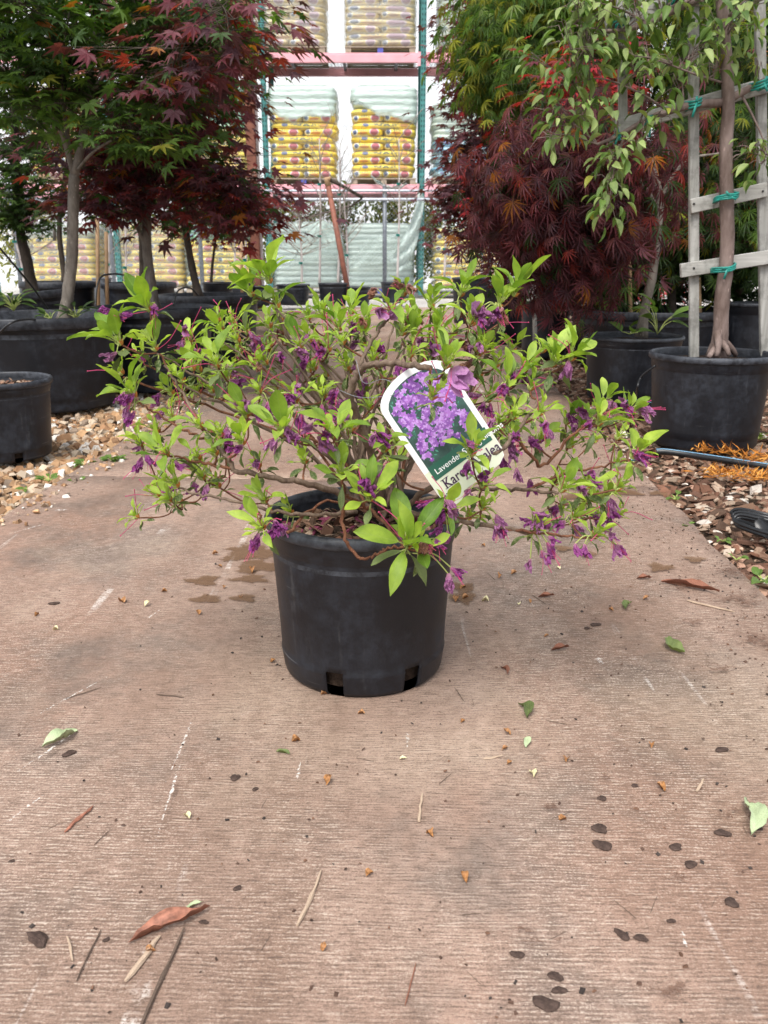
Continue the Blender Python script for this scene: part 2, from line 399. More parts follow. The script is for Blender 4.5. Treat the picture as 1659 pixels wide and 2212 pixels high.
m_wood('weathered_wood', (.24, .235, .215), (.46, .455, .43)); m_wood('weathered_wood_cross', (.26, .255, .235), (.50, .49, .46), 0)
m_wood('pallet_wood', (.30, .24, .18), (.50, .43, .34), 0)
simple('bamboo', (.42, .27, .15), .6); simple('teal_tape', (.02, .24, .20), .4, .4, var=.3, bscale=200)
simple('hose_black', (.012, .013, .015), .35, .5, var=.2); simple('hose_blue', (.20, .38, .55), .45, .4, var=.1)
simple('grey_post', (.20, .22, .25), .45, .5, .3); simple('steel_pipe', (.50, .54, .60), .35, .5, .6, var=.12)
simple('rusty_post', (.19, .075, .05), .75, .3, var=.3, scale=12); simple('pink_beam', (.78, .38, .43), .55, .4, var=.12, scale=4)
simple('green_upright', (.05, .20, .19), .5, .4, var=.25, scale=8); simple('dark_slot', (.02, .03, .035), .9)
simple('grey_plastic', (.25, .27, .30), .4, .4); simple('soil_dark', (.035, .024, .018), .95, .1, var=.6, scale=60, bump=1, bscale=90, bdist=.006)
simple('copper_pipe', (.24, .095, .065), .6, .3, var=.25); simple('blue_block', (.10, .12, .45), .7); simple('dark_wire', (.05, .05, .05), .5, .5, .5)
simple('wire_grey', (.30, .34, .36), .45, .5, .7, var=.15)
def m_wall():
    t = NT('white_block_wall'); br = t.n('ShaderNodeTexBrick'); t.put(br.inputs['Vector'], t.map(t.tc.outputs['Object'], (1, 1, 1), rot=(R(90), 0, 0)))
    br.inputs['Scale'].default_value = 1.0; br.inputs['Brick Width'].default_value = 1.2; br.inputs['Row Height'].default_value = .6
    br.inputs['Mortar Size'].default_value = .008; br.inputs['Color1'].default_value = (.86, .89, .93, 1); br.inputs['Color2'].default_value = (.83, .87, .92, 1)
    br.inputs['Mortar'].default_value = (.66, .70, .75, 1)
    c = t.mix(.12, br.outputs['Color'], t.noise(2, 5, col=True), 'MULTIPLY')
    return t.end(t.bsdf(c, .8, .3))
m_wall()
LEAF = leaf_mat('tree_leaf', .42, .55, .3, veins=False)
LEAF_AP = leaf_mat('apple_leaf', .30, .5, .35, veins=True)
AZ_NEW = leaf_mat('azalea_new_leaf', .38, .48, .35, base=((.115, .225, .028), (.315, .455, .070)))
AZ_YNG = leaf_mat('azalea_young_leaf', .40, .5, .35, base=((.30, .44, .05), (.40, .55, .12)))
AZ_OLD = leaf_mat('azalea_old_leaf', .18, .55, .35, base=((.075, .12, .035), (.14, .20, .07)), mott=(.24, .25, .13))
def m_petal(name, a, b, trans=.25, tube=(.55, .28, .36)):
    t = NT(name); c = t.mix(t.ramp(t.noise(9, 5, .7, t.tc.outputs['Object']), [(.38, 0.0), (.62, 1.0)]), a, b); c = t.mix(t.math('MULTIPLY', t.rnd(), .5), c, a)
    sx = t.n('ShaderNodeSeparateXYZ'); t.put(sx.inputs[0], t.tc.outputs['Object']); c = t.mix(t.ramp(t.math('ADD', sx.outputs[1], t.math('MULTIPLY', t.noise(5, 3), .2)), [(.15, .75), (.5, 0.0)]), c, tube)
    c = t.mix(t.ramp(t.noise(4, 4, .6, t.map(t.tc.outputs['Object'], loc=(5, 3, 1))), [(.58, 0.0), (.7, .7)]), c, (.36, .20, .20))
    pr = t.bsdf(c, .6, .3, 0, t.bump(t.noise(300, 3), .6, .0015)); tr = t.n('ShaderNodeBsdfTranslucent'); t.put(tr.inputs[0], c)
    return t.end(t.mixs(trans, pr, tr.outputs[0]))
m_petal('petal_purple', (.19, .026, .17), (.50, .13, .42)); m_petal('petal_mauve', (.28, .07, .24), (.60, .30, .50))
m_petal('petal_brown', (.16, .055, .03), (.38, .20, .13), .1); m_petal('petal_pink', (.50, .20, .50), (.72, .42, .66), .3)
simple('stamen_pink', (.50, .05, .16), .5, .3, var=.2); simple('bud_orange', (.42, .17, .04), .6, .3, var=.4, bscale=200)
simple('bud_green', (.34, .40, .12), .6, .3, var=.3)

# ------------------------------------------------------------------ the ground, the path
gl = [(-60, -8, -.06), (60, -8, -.06), (60, 90, -.06), (-60, 90, -.06)]
struct(link('ground', mk_mesh('ground', gl, [(0, 1, 2, 3)], MATS['soil_ground'], False)))
LA, LB = G(5, 1116), G(153, 1023); RA, RB = G(1652, 1290), G(1320, 958)
def edge(A, B, y): return A[0] + (B[0] - A[0]) * (y - A[1]) / (B[1] - A[1])
JA, JB = G(300, 1029), G(1400, 1050); jslope = (JB[1] - JA[1]) / (JB[0] - JA[0])
VPY = 11.6
def vpx(y, side):
    return edge(LA, LB, y) if side < 0 else edge(RA, RB, y)
path = struct(bpy.data.objects.new('path', None)); COL.objects.link(path)
joints = [-.9, JA[1] - JA[0] * jslope, 4.05, 5.85, 7.65, 9.45, 11.3]
def slab(y0, y1):
    g = .006; nx, ny = 34, max(4, int((y1 - y0) / .12)); V = []
    for j in range(ny + 1):
        for i in range(nx + 1):
            u = i / nx; yy = y0 + g + (y1 - y0 - 2 * g) * j / ny
            xl, xr = vpx(yy, -1), vpx(yy, 1); x = xl + (xr - xl) * u
            if i in (0, nx): x += .004 * rng.standard_normal()
            V.append((x, yy + jslope * x, .0))
    V = np.array(V); top = len(V); Fc = []
    for j in range(ny):
        for i in range(nx):
            a = j * (nx + 1) + i; Fc.append((a, a + 1, a + nx + 2, a + nx + 1))
    ring = [i for i in range(nx + 1)] + [j * (nx + 1) + nx for j in range(1, ny + 1)] + [ny * (nx + 1) + i for i in range(nx - 1, -1, -1)] + [j * (nx + 1) for j in range(ny - 1, 0, -1)]
    c = V.mean(0); W = V[ring]; W1 = W.copy(); W1[:, :2] += (W1[:, :2] - c[:2]) / np.linalg.norm(W1[:, :2] - c[:2], axis=1)[:, None] * .004; W1[:, 2] = -.005
    W2 = W1.copy(); W2[:, 2] = -.11; V = np.concatenate([V, W1, W2]); m = len(ring)
    for k in range(m):
        k2 = (k + 1) % m
        Fc.append((ring[k2], ring[k], top + k, top + k2)); Fc.append((top + k2, top + k, top + m + k, top + m + k2))
    link('concrete_slab', mk_mesh('concrete_slab', V, Fc, MATS['concrete'], True), path)
for a, b in zip(joints[:-1], joints[1:]): slab(a, b)

# stains on the path: water marks, soil smears (thin, irregular patches)
def m_stain(name, col, a, brk=.9, sc=60, lo=.25, hi=.45):
    t = NT(name); n = t.noise(sc, 6, .75); tr = t.n('ShaderNodeBsdfTransparent')
    att = t.n('ShaderNodeAttribute'); att.attribute_name = 'Col'
    sx = t.n('ShaderNodeSeparateColor'); t.put(sx.inputs[0], att.outputs['Color'])
    f = t.math('MULTIPLY', t.ramp(t.math('ADD', sx.outputs[0], t.math('MULTIPLY', t.math('SUBTRACT', n, .5), brk)), [(lo, 0.0), (hi, 1.0)]), a)
    return t.end(t.mixs(f, tr.outputs[0], t.bsdf(col, .7, .3)))
m_stain('wet_stain', (.17, .095, .05), .68, 1.3); m_stain('soil_smear', (.14, .075, .05), .62, 3.2, 110, .75, 1.15); m_stain('chalk_mark', (.76, .72, .67), .75, 4.0, 190, .85, 1.2)
def stain(px, py, rx, ry, mat, rot=0.0, name='water_stain', z=.0015):
    c = G(px, py); rx = rx / F_PX * np.linalg.norm(c - [0, 0, CAMH]); a = math.atan2(CAMH, c[1]); ry = ry / F_PX * np.linalg.norm(c - [0, 0, CAMH]) / math.sin(a)
    V = [(c[0], c[1], z)]; C = [(1, 1, 1)]; n = 28; ph = rng.random(4) * 6
    for k, fr, cc in ((0, .5, .75), (1, .8, .35), (2, 1.15, 0)):
        for i in range(n):
            t = i / n * 2 * math.pi; r = fr * (1 + .22 * math.sin(3 * t + ph[0]) + .14 * math.sin(5 * t + ph[1]) + .08 * math.sin(9 * t + ph[2]))
            x, y = math.cos(t) * rx * r, math.sin(t) * ry * r
            V.append((c[0] + x * math.cos(rot) - y * math.sin(rot), c[1] + x * math.sin(rot) + y * math.cos(rot), z)); C.append((cc,) * 3)
    Fc = [(0, 1 + i, 1 + (i + 1) % n) for i in range(n)]
    for k in (0, 1): Fc += [(1 + k * n + i, 1 + (k + 1) * n + i, 1 + (k + 1) * n + (i + 1) % n, 1 + k * n + (i + 1) % n) for i in range(n)]
    link(name, mk_mesh(name, V, Fc, MATS[mat], False, cols=np.array(C)), path)
for i, (x, y, a, b) in enumerate([(545, 1195, 75, 20), (560, 1225, 60, 16), (440, 1256, 38, 12), (540, 1252, 45, 10), (445, 1296, 40, 10), (525, 1294, 34, 9), (1000, 1272, 30, 14), (1000, 1293, 34, 13),
                     (1365, 1012, 40, 6), (1350, 1066, 46, 7), (1420, 1068, 22, 5), (1240, 1076, 40, 6), (1425, 1228, 30, 10), (1500, 1212, 22, 7), (1270, 1200, 20, 8), (1215, 1188, 20, 7)]):
    stain(x, y, a, b, 'wet_stain', z=.0015 + i * .0002)
for i, (x, y, a, b) in enumerate([(1160, 1640, 28, 10), (1190, 1750, 30, 12), (1580, 1760, 40, 16), (1640, 1390, 60, 24), (1470, 1900, 30, 18), (1165, 2045, 60, 14), (1120, 2020, 40, 10),
                                  (1600, 1300, 70, 22), (1480, 1270, 50, 14), (1560, 1450, 50, 14), (1440, 2150, 60, 24), (1670, 1500, 40, 30), (1580, 1240, 60, 20), (1500, 1350, 40, 10), (1310, 1690, 26, 10)]):
    stain(x, y, a, b, 'soil_smear', z=.005 + i * .0002, name='soil_smear')
for i, (x, y, a, b, r) in enumerate([(395, 1620, 5, 80, .0), (372, 1720, 5, 90, .05), (645, 1680, 6, 26, -.05), (1475, 2045, 7, 22, -.1), (880, 1610, 6, 22, .0), (100, 1640, 5, 50, -.4), (150, 1520, 4, 60, -.5), (330, 1340, 3, 18, -.3), (60, 1760, 5, 44, -.4), (130, 1110, 22, 3, .1), (65, 1150, 3, 22, -.6), (1295, 1440, 14, 10, .0)]):
    stain(x, y, a, b, 'chalk_mark', z=.0085 + i * .0002, rot=r, name='scrape_mark')

# ------------------------------------------------------------------ gravel and bark
def rock_tpl(k=0, flat=.6):
    r = np.random.default_rng(k)
    V = np.array([(-1, -1, -1), (1, -1, -1), (1, 1, -1), (-1, 1, -1), (-1, -1, 1), (1, -1, 1), (1, 1, 1), (-1, 1, 1)], float)
    V[4:, :2] *= .62; V += r.uniform(-.32, .32, V.shape); V[:, 2] *= flat; V *= .5
    q = [(0, 3, 2, 1), (4, 5, 6, 7), (0, 1, 5, 4), (1, 2, 6, 5), (2, 3, 7, 6), (3, 0, 4, 7)]
    return V, np.array([t for a, b, c, d in q for t in ((a, b, c), (a, c, d))]), None
def rot_all(n, tilt):
    yaw = rng.uniform(0, 2 * math.pi, n); d = np.stack([np.cos(yaw), np.sin(yaw), rng.normal(0, tilt, n)], 1)
    nr = np.stack([rng.normal(0, tilt, n), rng.normal(0, tilt, n), np.ones(n)], 1); return frames(d, nr)
def chips(name, pts, size, pal, mat, tpl, asp, tilt, z=0.0, smooth=False):
    """scatter many little pieces in one mesh; pts (n,2)"""
    n = len(pts); Vs, Fs, Cs = [], [], []; off = 0
    which = rng.integers(0, len(tpl), n); pal = np.array(pal)
    sz = size[0] * (size[1] / size[0]) ** rng.random(n)
    for k, T in enumerate(tpl):
        m = which == k; q = pts[m]; nn = len(q)
        if not nn: continue
        s = sz[m]; sc = np.stack([s * rng.uniform(asp[0], asp[1], nn), s, s * rng.uniform(asp[2], asp[3], nn)], 1)
        pos = np.concatenate([q, (np.full(nn, z) + s * .12 * rng.random(nn) + (rng.random(nn) ** 2) * size[1] * .3)[:, None]], 1)
        col = pal[rng.integers(0, len(pal), nn)] * rng.uniform(.7, 1.25, (nn, 1))
        W, FF, cc, _ = scatter(T, pos, rot_all(nn, tilt), sc, col); Vs.append(W); Fs.append(FF + off); Cs.append(cc); off += len(W)
    o = link(name, mk_mesh(name, np.concatenate(Vs), np.concatenate(Fs), mat, smooth, cols=np.concatenate(Cs)), kind='stuff'); return o
ROCK = [rock_tpl(i) for i in range(6)]; CHIP = [rock_tpl(i + 20, .25) for i in range(6)]
def region(n, y0, y1, f, power=1.0):
    y = y0 + (y1 - y0) * rng.random(n) ** power; a, b = zip(*[f(t) for t in y]); a = np.array(a); b = np.array(b)
    return np.stack([a + (b - a) * rng.random(n), y], 1)
Lr = lambda y: (edge(LA, LB, y) - .95 - .12 * y, edge(LA, LB, y) + .015)
Rr = lambda y: (edge(RA, RB, y) - .01, edge(RA, RB, y) + .95 + .12 * y)
TAN = [(.36, .22, .12), (.44, .29, .17), (.52, .42, .31), (.68, .64, .58), (.28, .16, .085), (.42, .32, .23), (.20, .15, .11), (.48, .30, .16), (.34, .19, .10)]
o = chips('gravel_bed', region(15000, 1.4, 7.0, Lr, 1.3), (.011, .042), TAN, MATS['stone_chips'], ROCK, (.6, 1.0, .55, 1.0), .35, -.03)
tag(o, 'tan and white stone gravel in the bed left of the path', 'gravel')
BRK = [(.17, .085, .055), (.12, .065, .045), (.24, .14, .095), (.08, .05, .035), (.30, .20, .14), (.20, .12, .08), (.36, .27, .20)]
o = chips('bark_mulch', region(15000, 1.25, 7.0, Rr, 1.3), (.012, .050), BRK, MATS['bark_chips'], CHIP, (.25, .7, .5, 1.0), .35, -.028)
tag(o, 'brown bark mulch in the bed right of the path', 'mulch')
o = chips('pale_stone_chips', region(1500, 1.25, 6.0, Rr, 1.3), (.012, .032), [(.52, .43, .34), (.64, .57, .50), (.46, .34, .25), (.40, .24, .17)], MATS['stone_chips'], CHIP, (.6, 1., .8, 1.3), .3, -.022)
tag(o, 'pale stone chips scattered through the bark mulch right of the path', 'stone chips')
# crumbs spilled on the path
a = region(4200, .45, 3.2, lambda y: (edge(RA, RB, y) - .34, edge(RA, RB, y) + .02)); a2 = region(3200, .45, 3.4, lambda y: (edge(RA, RB, y) - 1.0, edge(RA, RB, y)))
keep = rng.random(len(a)) < np.clip((a[:, 0] - (edge(RA, RB, a[:, 1]) - .34)) / .34, 0, 1) ** 2.0
b_ = region(900, .4, 4.0, lambda y: (-.8 - .2 * y, .6 + .25 * y))
o = chips('soil_crumbs', np.concatenate([a[keep], a2[rng.random(len(a2)) < .4], b_]), (.0008, .0048), [(.07, .045, .035), (.10, .06, .045), (.16, .09, .06), (.05, .04, .036)], MATS['litter'], CHIP, (.35, 1., .8, 1.6), .3, .001)
tag(o, 'dark crumbs of bark and soil spilled over the concrete path', 'crumbs')
a = region(260, 1.9, 4.5, lambda y: (edge(LA, LB, y), edge(LA, LB, y) + .10))
o = chips('spilled_gravel', a, (.004, .018), TAN, MATS['stone_chips'], ROCK, (.6, 1., .6, 1.), .3, .001)
tag(o, 'small gravel spilled onto the left edge of the path', 'gravel')

# ------------------------------------------------------------------ pots
def lathe_pot(R0, H, taper=.84, lip=.022, liph=.03, soil=.045, seg=72, holes=(), hole_h=.030, wave=0.0, band=True):
    """returns (wall_mesh, rim_mesh, soil_mesh) round the origin; base at z=0"""
    rb = R0 * taper; rt = R0 - lip * .55; th = .0028
    zs = [0.0, .006, .010, hole_h, H * .11 + .006, H * .115 + .008]; zs += list(np.linspace(H * .2, H * .82, 7)) + [H * .835, H * .842, H - liph]
    zs = sorted(set(round(z, 5) for z in zs))
    def rad(z):
        t = z / H; r = rb + (rt - rb) * t
        if z < .007: r -= .006 * (1 - z / .007)
        if band and abs(z - H * .115 - .008) < .0035: r += .0016
        if band and z > H * .838: r += .0016
        if z > H * .11 + .007 and z < H * .3 and band: r += .0006
        return r
    ang = [i * 2 * math.pi / seg for i in range(seg)]; nzs = len(zs)
    V = []
    for off in (0, th):
        for z in zs:
            for a in ang:
                r = rad(z) - off + wave * math.sin(3 * a) * (z / H); V.append((r * math.sin(a), -r * math.cos(a), z))
    def isin(i, j):
        zc = (zs[i] + zs[i + 1]) / 2
        if zc > hole_h or zc < .002: return False
        am = math.degrees(ang[j] + math.pi / seg) % 360
        return any(abs((am - h[0] + 180) % 360 - 180) < h[1] for h in holes)
    Fc = []; N = nzs * seg
    for i in range(nzs - 1):
        for j in range(seg):
            k = (j + 1) % seg; a, b, c, d = i * seg + j, i * seg + k, (i + 1) * seg + k, (i + 1) * seg + j
            if isin(i, j):
                for (ii, jj, p, q) in ((i, (j - 1) % seg, d, a), (i, k, b, c), (i - 1, j, a, b), (i + 1, j, c, d)):
                    if ii < 0 or not isin(ii, jj): Fc.append((p, q, q + N, p + N))
                continue
            Fc.append((a, b, c, d)); Fc.append((N + d, N + c, N + b, N + a))
    Fc.append(tuple(seg - 1 - j for j in range(seg)))
    wall = mk_mesh('pot_wall', V, Fc, MATS['black_plastic'], True)
    # rim : rolled lip
    r1 = rad(H - liph)
    prof = [(r1 - .001, H - liph), (R0 - .003, H - liph + .001), (R0, H - liph + .004), (R0 + .0005, H - .007), (R0 - .002, H - .002), (R0 - .006, H), (R0 - .010, H - .001), (R0 - .012, H - .006), (r1 - th, H - liph)]
    prof += [(r1 - th - .001, H - soil - .02)]
    V = []; Fc = []
    for (r, z) in prof:
        for a in ang:
            rr = r + wave * math.sin(3 * a); V.append((rr * math.sin(a), -rr * math.cos(a), z))
    for i in range(len(prof) - 1):
        for j in range(seg):
            k = (j + 1) % seg; Fc.append((i * seg + j, i * seg + k, (i + 1) * seg + k, (i + 1) * seg + j))
    rim = mk_mesh('pot_rim', V, Fc, MATS['black_plastic_rim'], True)
    # soil plug
    V = []; Fc = []; rings = [.0, .25, .5, .75, .9, 1.0]; sg = 30; rs = rt - .012
    for r in rings:
        for j in range(sg):
            a = j * 2 * math.pi / sg; V.append((rs * r * math.cos(a), rs * r * math.sin(a), H - soil + rng.normal(0, .004) * (r < 1)))
    for j in range(sg):
        a = j * 2 * math.pi / sg; V.append(((rb - .012) * math.cos(a), (rb - .012) * math.sin(a), .012))
    for i in range(len(rings)):
        for j in range(sg):
            k = (j + 1) % sg; Fc.append((i * sg + j, i * sg + k, (i + 1) * sg + k, (i + 1) * sg + j))
    so_ = mk_mesh('potting_soil', V, Fc, MATS['soil_dark'], True)
    return wall, rim, so_
def put_pot(name, label, c, R0, H, tilt=(0, 0), group=None, **kw):
    t = thing(name, label, 'plant pot', tuple(c), group); w_, r_, s_ = lathe_pot(R0, H, **kw)
    for nm, me in (('wall', w_), ('rim', r_), ('potting_soil', s_)):
        o = bpy.data.objects.new(nm, me); COL.objects.link(o); o.parent = t
    t.rotation_euler = (tilt[0], tilt[1], 0); return t
def fit(xc, ybase, wpx, yrim, taper=.84):
    """centre and size of a pot from its picture: centre column, lowest row of base, rim width, row of the near rim edge"""
    df = G(xc, ybase)[1]; R0 = .2
    H = .25
    for _ in range(40):
        Dc = df + R0 * taper; dep = Dc * math.cos(PITCH) + (CAMH - H) * math.sin(PITCH); R0 = wpx / 2 / F_PX * dep; H = P(xc, yrim, Dc - R0)[2]; c = G(xc, ybase); X = P(xc, yrim, Dc)[0]
    return (X, Dc, 0.0), R0, H
HP = fit(783, 1511, 421, 1168)
HERO_C, HERO_R, HERO_H = np.array(HP[0]), HP[1], HP[2]
print('hero pot', HP)
hero = put_pot('nursery_pot', 'black plastic nursery pot holding the azalea, standing alone mid-path', HERO_C, HERO_R, HERO_H, seg=120,
               holes=((-19, 5.6), (37, 6.0), (103, 6), (160, 6), (222, 6)), hole_h=.040, taper=.84, lip=.012, liph=.018, soil=.035)
# litter on the hero soil
o = chips('soil_litter', np.stack([(HERO_R * .85 * np.sqrt(rng.random(420))) * np.cos(tt := rng.uniform(0, 6.28, 420)), np.zeros(420)], 1), (.006, .03), BRK, MATS['bark_chips'], CHIP, (.15, .5, .3, .6), .3, 0)
me = o.data; bpy.data.objects.remove(o)
rr_ = HERO_R * .84 * np.sqrt(rng.random(520)); tt = rng.uniform(0, 6.28, 520)
o = chips('soil_litter', np.stack([rr_ * np.cos(tt), rr_ * np.sin(tt)], 1), (.006, .034), BRK + [(.20, .05, .09), (.33, .22, .16)], MATS['bark_chips'], CHIP, (.12, .6, .25, .6), .45, HERO_H - .036)
o.parent = hero

POTS = {}
def P_(key, label, xc, yb, wpx, yr, name='nursery_pot', tilt=(0, 0), **kw):
    c, R0, H = fit(xc, yb, wpx, yr); POTS[key] = (np.array(c), R0, H)
    put_pot(name, label, c, R0, H, tilt, 'black nursery pots along the path', **kw)
big = dict(lip=.03, liph=.045, soil=.06)
P_('L1', 'small black pot of bark cut by the left edge, nearest on the gravel', -8, 1005, 232, 833, lip=.014, liph=.02, holes=((40, 6), (-40, 6)), soil=.03)
P_('L2', 'large wide black tub holding the grey-trunked green maple at left', 80, 897, 352, 690, **big)
P_('L3', 'tilted black tub behind the large wide tub at far left', 55, 790, 232, 640, tilt=(0, R(-7)), **big)
P_('L4', 'black tub behind the leaning tub, with a thin dark trunk', 125, 745, 160, 610, **big)
P_('L6', 'black tub with dark trunk between gravel bed and fence', 300, 742, 158, 612, **big)
P_('L7', 'black tub with scuffed wide lip, just left of the azalea', 332, 850, 262, 668, **big)
P_('L8', 'low wide black tub behind the scuffed one, with curved dark trunk', 452, 785, 220, 640, **big)
P_('L9', 'small black pot with thin dark stem at the end of the left row', 470, 715, 66, 610, lip=.012, liph=.02)
P_('R1', 'black pot holding the tied apple trunk and wooden trellis', 1537, 980, 262, 775, lip=.016, liph=.022, soil=.03)
P_('R2', 'dusty grey-black pot behind the apple pot, with weeds in it', 1368, 872, 212, 733, lip=.014, liph=.018, soil=.03)
P_('R3', 'very wide black tub behind the dusty pot at right', 1400, 800, 340, 676, **big)
P_('R4', 'dark pot under the purple lace leaves on the right', 1180, 775, 112, 655, lip=.014, liph=.02)
P_('R5', 'black pot at the right side of the path, half behind the azalea', 1088, 745, 110, 622, lip=.014, liph=.02)
P_('R6', 'distant black pot right of the green rack upright', 1018, 700, 84, 600, lip=.014, liph=.02)
P_('R7', 'tall black pot at the right edge behind the trellis', 1630, 800, 120, 656, lip=.014, liph=.02)
for k, (x, yb, wd, yr, lb) in enumerate([(633, 660, 74, 615, 'far black pot glinting with a pale smear'), (719, 662, 64, 612, 'far black pot left of the leaning red pipe'), (775, 661, 52, 620, 'low far black pot right of the leaning red pipe'),
                                         (852, 655, 60, 610, 'far black pot between azalea tips below the grey fence post'), (556, 662, 60, 618, 'far black pot beside the foot of the rusty post'), (520, 664, 56, 612, 'far black pot left of the rusty post')]):
    P_('B%d' % k, lb, x, yb, wd, yr, lip=.014, liph=.02, seg=40)
put_pot('grey_pot', 'translucent grey pot between two black tubs at left', fit(220, 722, 42, 600)[0], fit(220, 722, 42, 600)[1], fit(220, 722, 42, 600)[2], lip=.01, liph=.015)
gp = [o for o in COL.objects if o.name.startswith('grey_pot')][0]
for c_ in gp.children:
    if c_.name.startswith(('wall', 'rim')): c_.data.materials.clear(); c_.data.materials.append(MATS['grey_plastic'])
c, R0, H = POTS['L1']; rr_ = R0 * .84 * np.sqrt(rng.random(400)); tt = rng.uniform(0, 6.28, 400)
o = chips('bark_topping', np.stack([c[0] + rr_ * np.cos(tt), c[1] + rr_ * np.sin(tt)], 1), (.008, .03), BRK, MATS['bark_chips'], CHIP, (.3, .8, .4, .8), .35, H - .032)
tag(o, 'bark chips filling the top of the small left pot', 'mulch')

# ------------------------------------------------------------------ trees
GREEN = [(.045, .105, .018), (.030, .075, .014), (.075, .16, .025)]; PURP = [(.050, .016, .024), (.080, .020, .028), (.035, .016, .024)]
PAL = [(.045, .088, .026), (.068, .130, .030), (.118, .205, .045), (.105, .045, .068), (.145, .036, .056), (.24, .035, .035), (.30, .11, .025), (.25, .26, .04), (.036, .068, .024), (.18, .060, .085), (.40, .03, .045), (.20, .27, .11), (.28, .36, .14)]
TPL_MESH = {}
def leaf_obj_mesh(kind, T, pi, mat):
    k = (kind, pi)
    if k not in TPL_MESH: TPL_MESH[k] = mk_mesh('leaf', T[0], T[1], mat, kind != 'maple', cols=np.tile(PAL[pi], (len(T[0]), 1)), uvs=T[2])
    return TPL_MESH[k]
def tree(name, label, cat, trunk, rad, limbs, crowns, kind, leafsize, weights, bark='maple_bark', nobj=120, group=None, droop=.35, leaf_name='leaf', twig=.0022, cl_leaves=11, cl_r=.13, flatz=.35, lump=.05):
    """trunk: [(px,py,Y)..]; limbs: list of polylines; crowns: [(px,py,Y,rpx,rpy,rY,n)]"""
    base = P(*trunk[0]); t = thing(name, label, cat, tuple(base), group)
    tp = spline([P(*q) for q in trunk], 26); rr = np.linspace(rad[0], rad[1], 26); rr[:4] *= np.array([1.5, 1.25, 1.1, 1.03])
    mb = MB(); mb.tube(tp, rr, 12, lump=lump); mb.obj('trunk', MATS[bark], t)
    nodes = [tp[8:]]; nr = [rr[8:]]
    for L in limbs:
        lp = spline([P(*q) for q in L[1:]], 16); lr = np.linspace(L[0], L[0] * .3, 16); mb = MB(); mb.tube(lp, lr, 8, lump=lump * .6); mb.obj('branch', MATS[bark], t); nodes.append(lp); nr.append(lr)
    N = np.concatenate(nodes); NR = np.concatenate(nr)
    C = []
    for (px, py, Y, a, b, rY, n) in crowns:
        c = P(px, py, Y); s = Y / F_PX
        while n > 0:
            q = rng.uniform(-1, 1, 3)
            if np.dot(q, q) > 1: continue
            C.append(c + q * np.array([a * s, rY, b * s])); n -= 1
    C = np.array(C)
    tw = MB(); P0, D0, N0 = [], [], []
    extra = []
    for i, c in enumerate(C):
        d = np.linalg.norm(N - c, axis=1) + 1.2 * np.maximum(0, N[:, 2] - c[2] + .02); k = int(np.argmin(d)); st = N[k]; L = np.linalg.norm(c - st)
        mid = st + (c - st) * .5 + np.array([0, 0, .10 * L]) + rng.normal(0, .04 * L + .004, 3)
        pl = spline([st, mid, c], 5); tw.tube(pl, np.linspace(min(NR[k] * .6, .0035 + L * .006), twig * .6, 5), 4, cap=False)
        if i % 4 == 0 and L > .12: N = np.concatenate([N, pl[2:4]]); NR = np.concatenate([NR, [.005, .004]])
        out = nz((c - st) * np.array([1, 1, .35]) + rng.normal(0, .05, 3))
        n = rng.poisson(cl_leaves) + 2; q = rng.normal(0, 1, (n, 3)) * np.array([cl_r, cl_r, cl_r * flatz]); pos = c + q
        dd = q / (np.linalg.norm(q, axis=1)[:, None] + 1e-6) * .9 + out * .35; dd[:, 2] = dd[:, 2] * .4 - droop * rng.uniform(.4, 1.6, n)
        P0.append(pos); D0.append(dd); N0.append(np.tile(nz([rng.normal(0, .25), rng.normal(0, .25) - .15, 1]), (n, 1)) + rng.normal(0, .22, (n, 3)))
        # the little twigs that carry them
        for q_ in pos[:5]: tw.tube(np.array([c + (st - c) * .08 / max(L, .08) * rng.random(), (c + q_) / 2 + [0, 0, .01], q_]), [twig * .7, twig * .5, twig * .3], 3, cap=False)
    tw.obj('twigs', MATS['dark_bark' if bark != 'apple_bark' else bark], t, kind='stuff')
    P0 = np.concatenate(P0); D0 = np.concatenate(D0); N0 = np.concatenate(N0)
    T = {'maple': MAPLE, 'lace': LACE, 'apple': APPLE}[kind]; mat = LEAF_AP if kind == 'apple' else LEAF
    Rm = frames(D0, N0); n = len(P0); sz = leafsize * rng.uniform(.6, 1.2, n); wv = np.array([x[1] for x in weights], float); wv /= wv.sum()
    pi = np.array([x[0] for x in weights])[rng.choice(len(weights), n, p=wv)]
    px, py, dep = proj(P0); vis = (px > -10) & (px < 1670) & (py > -10) & (dep > .5)
    score = np.where(vis, sz / dep, -1); order = np.argsort(-score); ob = order[:nobj]; rest = order[nobj:]
    for i in ob:
        o = bpy.data.objects.new(leaf_name, leaf_obj_mesh(kind, T, int(pi[i]), mat)); COL.objects.link(o); o.parent = t
        o.matrix_local = to_mat(P0[i] - base, Rm[i], sz[i])
    col = np.array(PAL)[pi[rest]] * rng.uniform(.75, 1.3, (len(rest), 1))
    W, FF, cc, uu = scatter(T, P0[rest], Rm[rest], sz[rest], col)
    link('foliage', mk_mesh('foliage', W, FF, mat, kind != 'maple', cols=cc, uvs=uu), t, kind='stuff')
    return t
def py_(k, d=0): return POTS[k][0][1] + d
gw = 'maples in pots left of the path'; gr_ = 'maples in pots right of the path'
Y = py_('L2')
